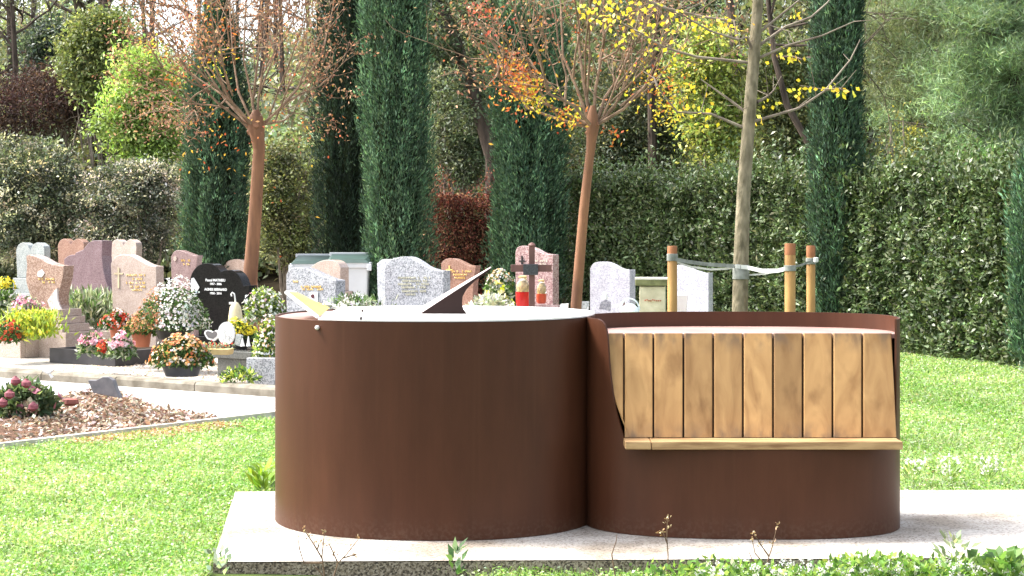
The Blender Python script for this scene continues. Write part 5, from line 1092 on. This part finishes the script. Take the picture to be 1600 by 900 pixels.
# rough grass under the hedge foot and between graves
# dry leaves on the bed
xb = [b[0] for b in bed]; yb = [b[1] for b in bed]
x, y = scatter(30000, min(xb) - .1, max(xb) + .2, min(yb) - .1, max(yb) + .1, (), [(b[0], b[1]) for b in bed]); n = len(x)
dd_ = np.hypot(x - bc[0], y - bc[1])
leaf_mesh('leaf_litter', np.stack([x, y, .0 + .03 * R.random(n) - .03 * np.clip(dd_ - .5, 0, 1)], 1), rdir(n) * np.array([[1, 1, .4]]), rdir(n, 1.2), .03 + .03 * R.random(n), .02 + .015 * R.random(n), pal(n, [(.36, .27, .21), (.50, .43, .37), (.20, .12, .09), (.28, .17, .13), (.11, .08, .06), (.56, .52, .47), (.2, .17, .12)], .25), DRY)
tag(bpy.data.objects['leaf_litter'], 'pinkish brown dry leaves and bark chips covering the flower bed', 'leaf litter', kind='stuff')
n = 2600; u = .15 + .7 * R.random(n); v = -.03 - np.abs(R.normal(0, .13, n))
leaf_mesh('fallen_leaves', np.array([ep(Lm * (.28 + .62 * a), b, -.015) for a, b in zip(u, v)]), rdir(n) * np.array([[1, 1, .3]]), rdir(n, 1.2), .028, .018, pal(n, [(.5, .38, .22), (.6, .5, .35), (.4, .2, .1), (.3, .34, .1)], .2), DRY)
tag(bpy.data.objects['fallen_leaves'], 'straw coloured fallen leaves along the lawn edging', 'leaf litter', kind='stuff')
# gravel spots by the kerb
n = 4200; aa = R.uniform(-4, 1.2, n); bb = R.uniform(.18, 2.2, n)
leaf_mesh('gravel_stones', np.array([kp(a, b, ZG + .018) for a, b in zip(aa, bb)]), rdir(n) * np.array([[1, 1, .3]]), rdir(n, 1.5), .02 + .02 * R.random(n), .018, pal(n, [(.6, .55, .48), (.7, .66, .6), (.4, .33, .26), (.5, .4, .3)], .2), DRY)
tag(bpy.data.objects['gravel_stones'], 'pale loose gravel and leaf bits beside the graves', 'gravel', kind='stuff')

# weeds in front of the slab
def twiggy(label, pts_list, Y, mat, name='dry_weed', heads=None, hc=None):
    b = P(pts_list[0][0][0], 905, Y); t = thing(name, label, 'weed', b, 'weeds before the slab'); m = MB()
    for pts in pts_list: m.tube([P(x, y, Y) for x, y in pts], list(np.linspace(.0035, .0015, len(pts))), 5, cap=False)
    obj('stems', m, mat, t)
    if heads:
        ps = np.vstack([P(x, y, Y)[None] + R.normal(0, .006, (7, 3)) for x, y in heads]); k = len(ps)
        leaf_mesh('seed_heads', ps, rdir(k, .6), rdir(k), .014, .007, pal(k, hc or [(.3, .2, .1), (.5, .4, .25)], .3), DRY, t)
dryst = plain('dry_stem', (.20, .13, .07), (.1, .06, .04), 9, .9)
twiggy('dry branching weed standing before the left drum', [[(508, 905), (503, 870), (505, 852), (507, 832)], [(503, 872), (490, 850), (482, 838), (475, 828)], [(505, 880), (475, 880), (468, 858), (466, 843)], [(520, 905), (528, 880), (545, 862), (560, 842)], [(528, 880), (520, 862), (514, 850)], [(508, 905), (497, 890), (490, 884)], [(535, 872), (550, 868), (558, 866)], [(496, 858), (499, 848)]], 7.6, dryst,
       heads=[(507, 830), (475, 827), (466, 842), (560, 841), (514, 849), (490, 848), (482, 838), (555, 868), (498, 847), (522, 864), (505, 852), (545, 861)])
twiggy('thin reddish seed stalk before the right drum', [[(1042, 905), (1044, 870), (1042, 840), (1043, 808)], [(1043, 850), (1036, 832)]], 7.6, dryst, heads=[(1043, 808), (1042, 815), (1044, 824), (1036, 832), (1030, 832)])
twiggy('forked dry weed near the middle of the bench drum', [[(1195, 905), (1200, 875), (1208, 850), (1214, 822)], [(1198, 885), (1180, 865), (1175, 843)], [(1202, 870), (1188, 850), (1178, 834)], [(1195, 905), (1180, 885), (1170, 862)]], 7.6, dryst, heads=[(1214, 820), (1175, 842), (1178, 833), (1188, 850), (1208, 848)])
twiggy('thin dark weed stem near the seam of the two drums', [[(962, 905), (958, 880), (956, 866), (963, 845), (964, 835)]], 7.6, dryst)
def leafy(label, px, py, Y, spread, n, L, W, cols, name='leafy_weed', hgt=.1, flowers=None):
    b = P(px, py, Y); t = thing(name, label, 'weed', b, 'weeds before the slab'); th = R.random(n) * 6.28
    d = np.stack([np.cos(th), np.sin(th), .5 + 1.2 * R.random(n)], 1)
    pos = b[None] + np.stack([np.cos(th), np.sin(th), np.zeros(n)], 1) * spread * R.random((n, 1)) + np.array([[0, 0, 1]]) * hgt * R.random((n, 1))
    leaf_mesh('leaves', pos, d, np.stack([np.zeros(n), -.6 * np.ones(n), np.ones(n)], 1) + R.normal(0, .4, (n, 3)), L * (.6 + .7 * R.random(n)), W, pal(n, cols, .25), GRASS, t)
    if flowers:
        k = flowers; c = b[None] + R.normal(0, 1, (k, 3)) * np.array([[spread * 1.0, spread * .6, .03]]) + np.array([[0, 0, hgt - .01]])
        kp_ = 8; P5 = np.repeat(c, kp_, 0) + R.normal(0, .004, (k * kp_, 3)); 
        for q_ in range(k): leaf_mesh('bloom', P5[q_ * kp_:(q_ + 1) * kp_], rdir(kp_, .5), rdir(kp_, .5), .013, .010, pal(kp_, W1, .06), PETAL, t)
    return t
leafy('broad-leaved green weed at the slab edge before the left drum', 712, 897, 7.55, .03, 16, .07, .026, [(.06, .12, .04), (.10, .18, .06)])
leafy('bright leafy weed growing behind the left corner of the slab', 410, 772, 9.95, .06, 60, .09, .03, [(.16, .28, .05), (.30, .44, .06)], hgt=.16)
leafy('pale dusty leaves at the left front corner of the slab', 345, 897, 7.5, .06, 26, .045, .022, [(.35, .42, .33), (.25, .34, .2)])
leafy('round-leaved clover clump sprouting at the lower right corner', 1565, 890, 7.5, .12, 60, .05, .045, [(.10, .2, .05), (.16, .28, .08)], hgt=.05)
leafy('thin pale weed standing before the right part of the slab', 1490, 880, 7.55, .07, 34, .045, .02, [(.35, .42, .25), (.2, .3, .12)], hgt=.11)
for k, (px, lab) in enumerate(((1425, 'nearest the drum'), (1485, 'middle one of the three'), (1545, 'rightmost of the three'))):
    leafy('white-flowered weed clump on the right lawn, ' + lab, px, 752, 10.2, .035, 60, .05, .008, [(.2, .32, .08), (.3, .4, .15)], 'flowering_weed', .10, 14 + 6 * k)
# band of white-flowered ground plants before the slab
n = 5200; x = R.uniform(.55, 2.35, n); y = 7.66 - .22 * R.random(n); k = R.random(n) < np.clip((x - .4) / .9, .15, 1); x, y = x[k], y[k]; n = len(x)
leaf_mesh('border_leaves', np.stack([x, y, -.11 + (.085 + .035 * np.clip(x, 0, 1.4) + .035 * vnoise(x * 6, y)) * R.random(n)], 1), rdir(n, .5), rdir(n, .5), .022 + .02 * R.random(n), .014 + .01 * R.random(n), pal(n, [(.10, .2, .05), (.2, .34, .08), (.3, .44, .12)], .25), GRASS)
tag(bpy.data.objects['border_leaves'], 'fresh green low plants along the front edge of the slab', 'ground cover', kind='stuff')
k = 230; c = np.stack([.75 + 1.55 * R.random(k) ** .8, 7.62 - .18 * R.random(k), -.03 + .06 * R.random(k)], 1); kp_ = 14
leaf_mesh('border_blossoms', np.repeat(c, kp_, 0) + R.normal(0, .006, (k * kp_, 3)), rdir(k * kp_, .5), rdir(k * kp_, .5), .010, .008, pal(k * kp_, W1, .06), PETAL)
tag(bpy.data.objects['border_blossoms'], 'tiny round white blossoms over the low plants before the slab', 'flowers', kind='stuff')
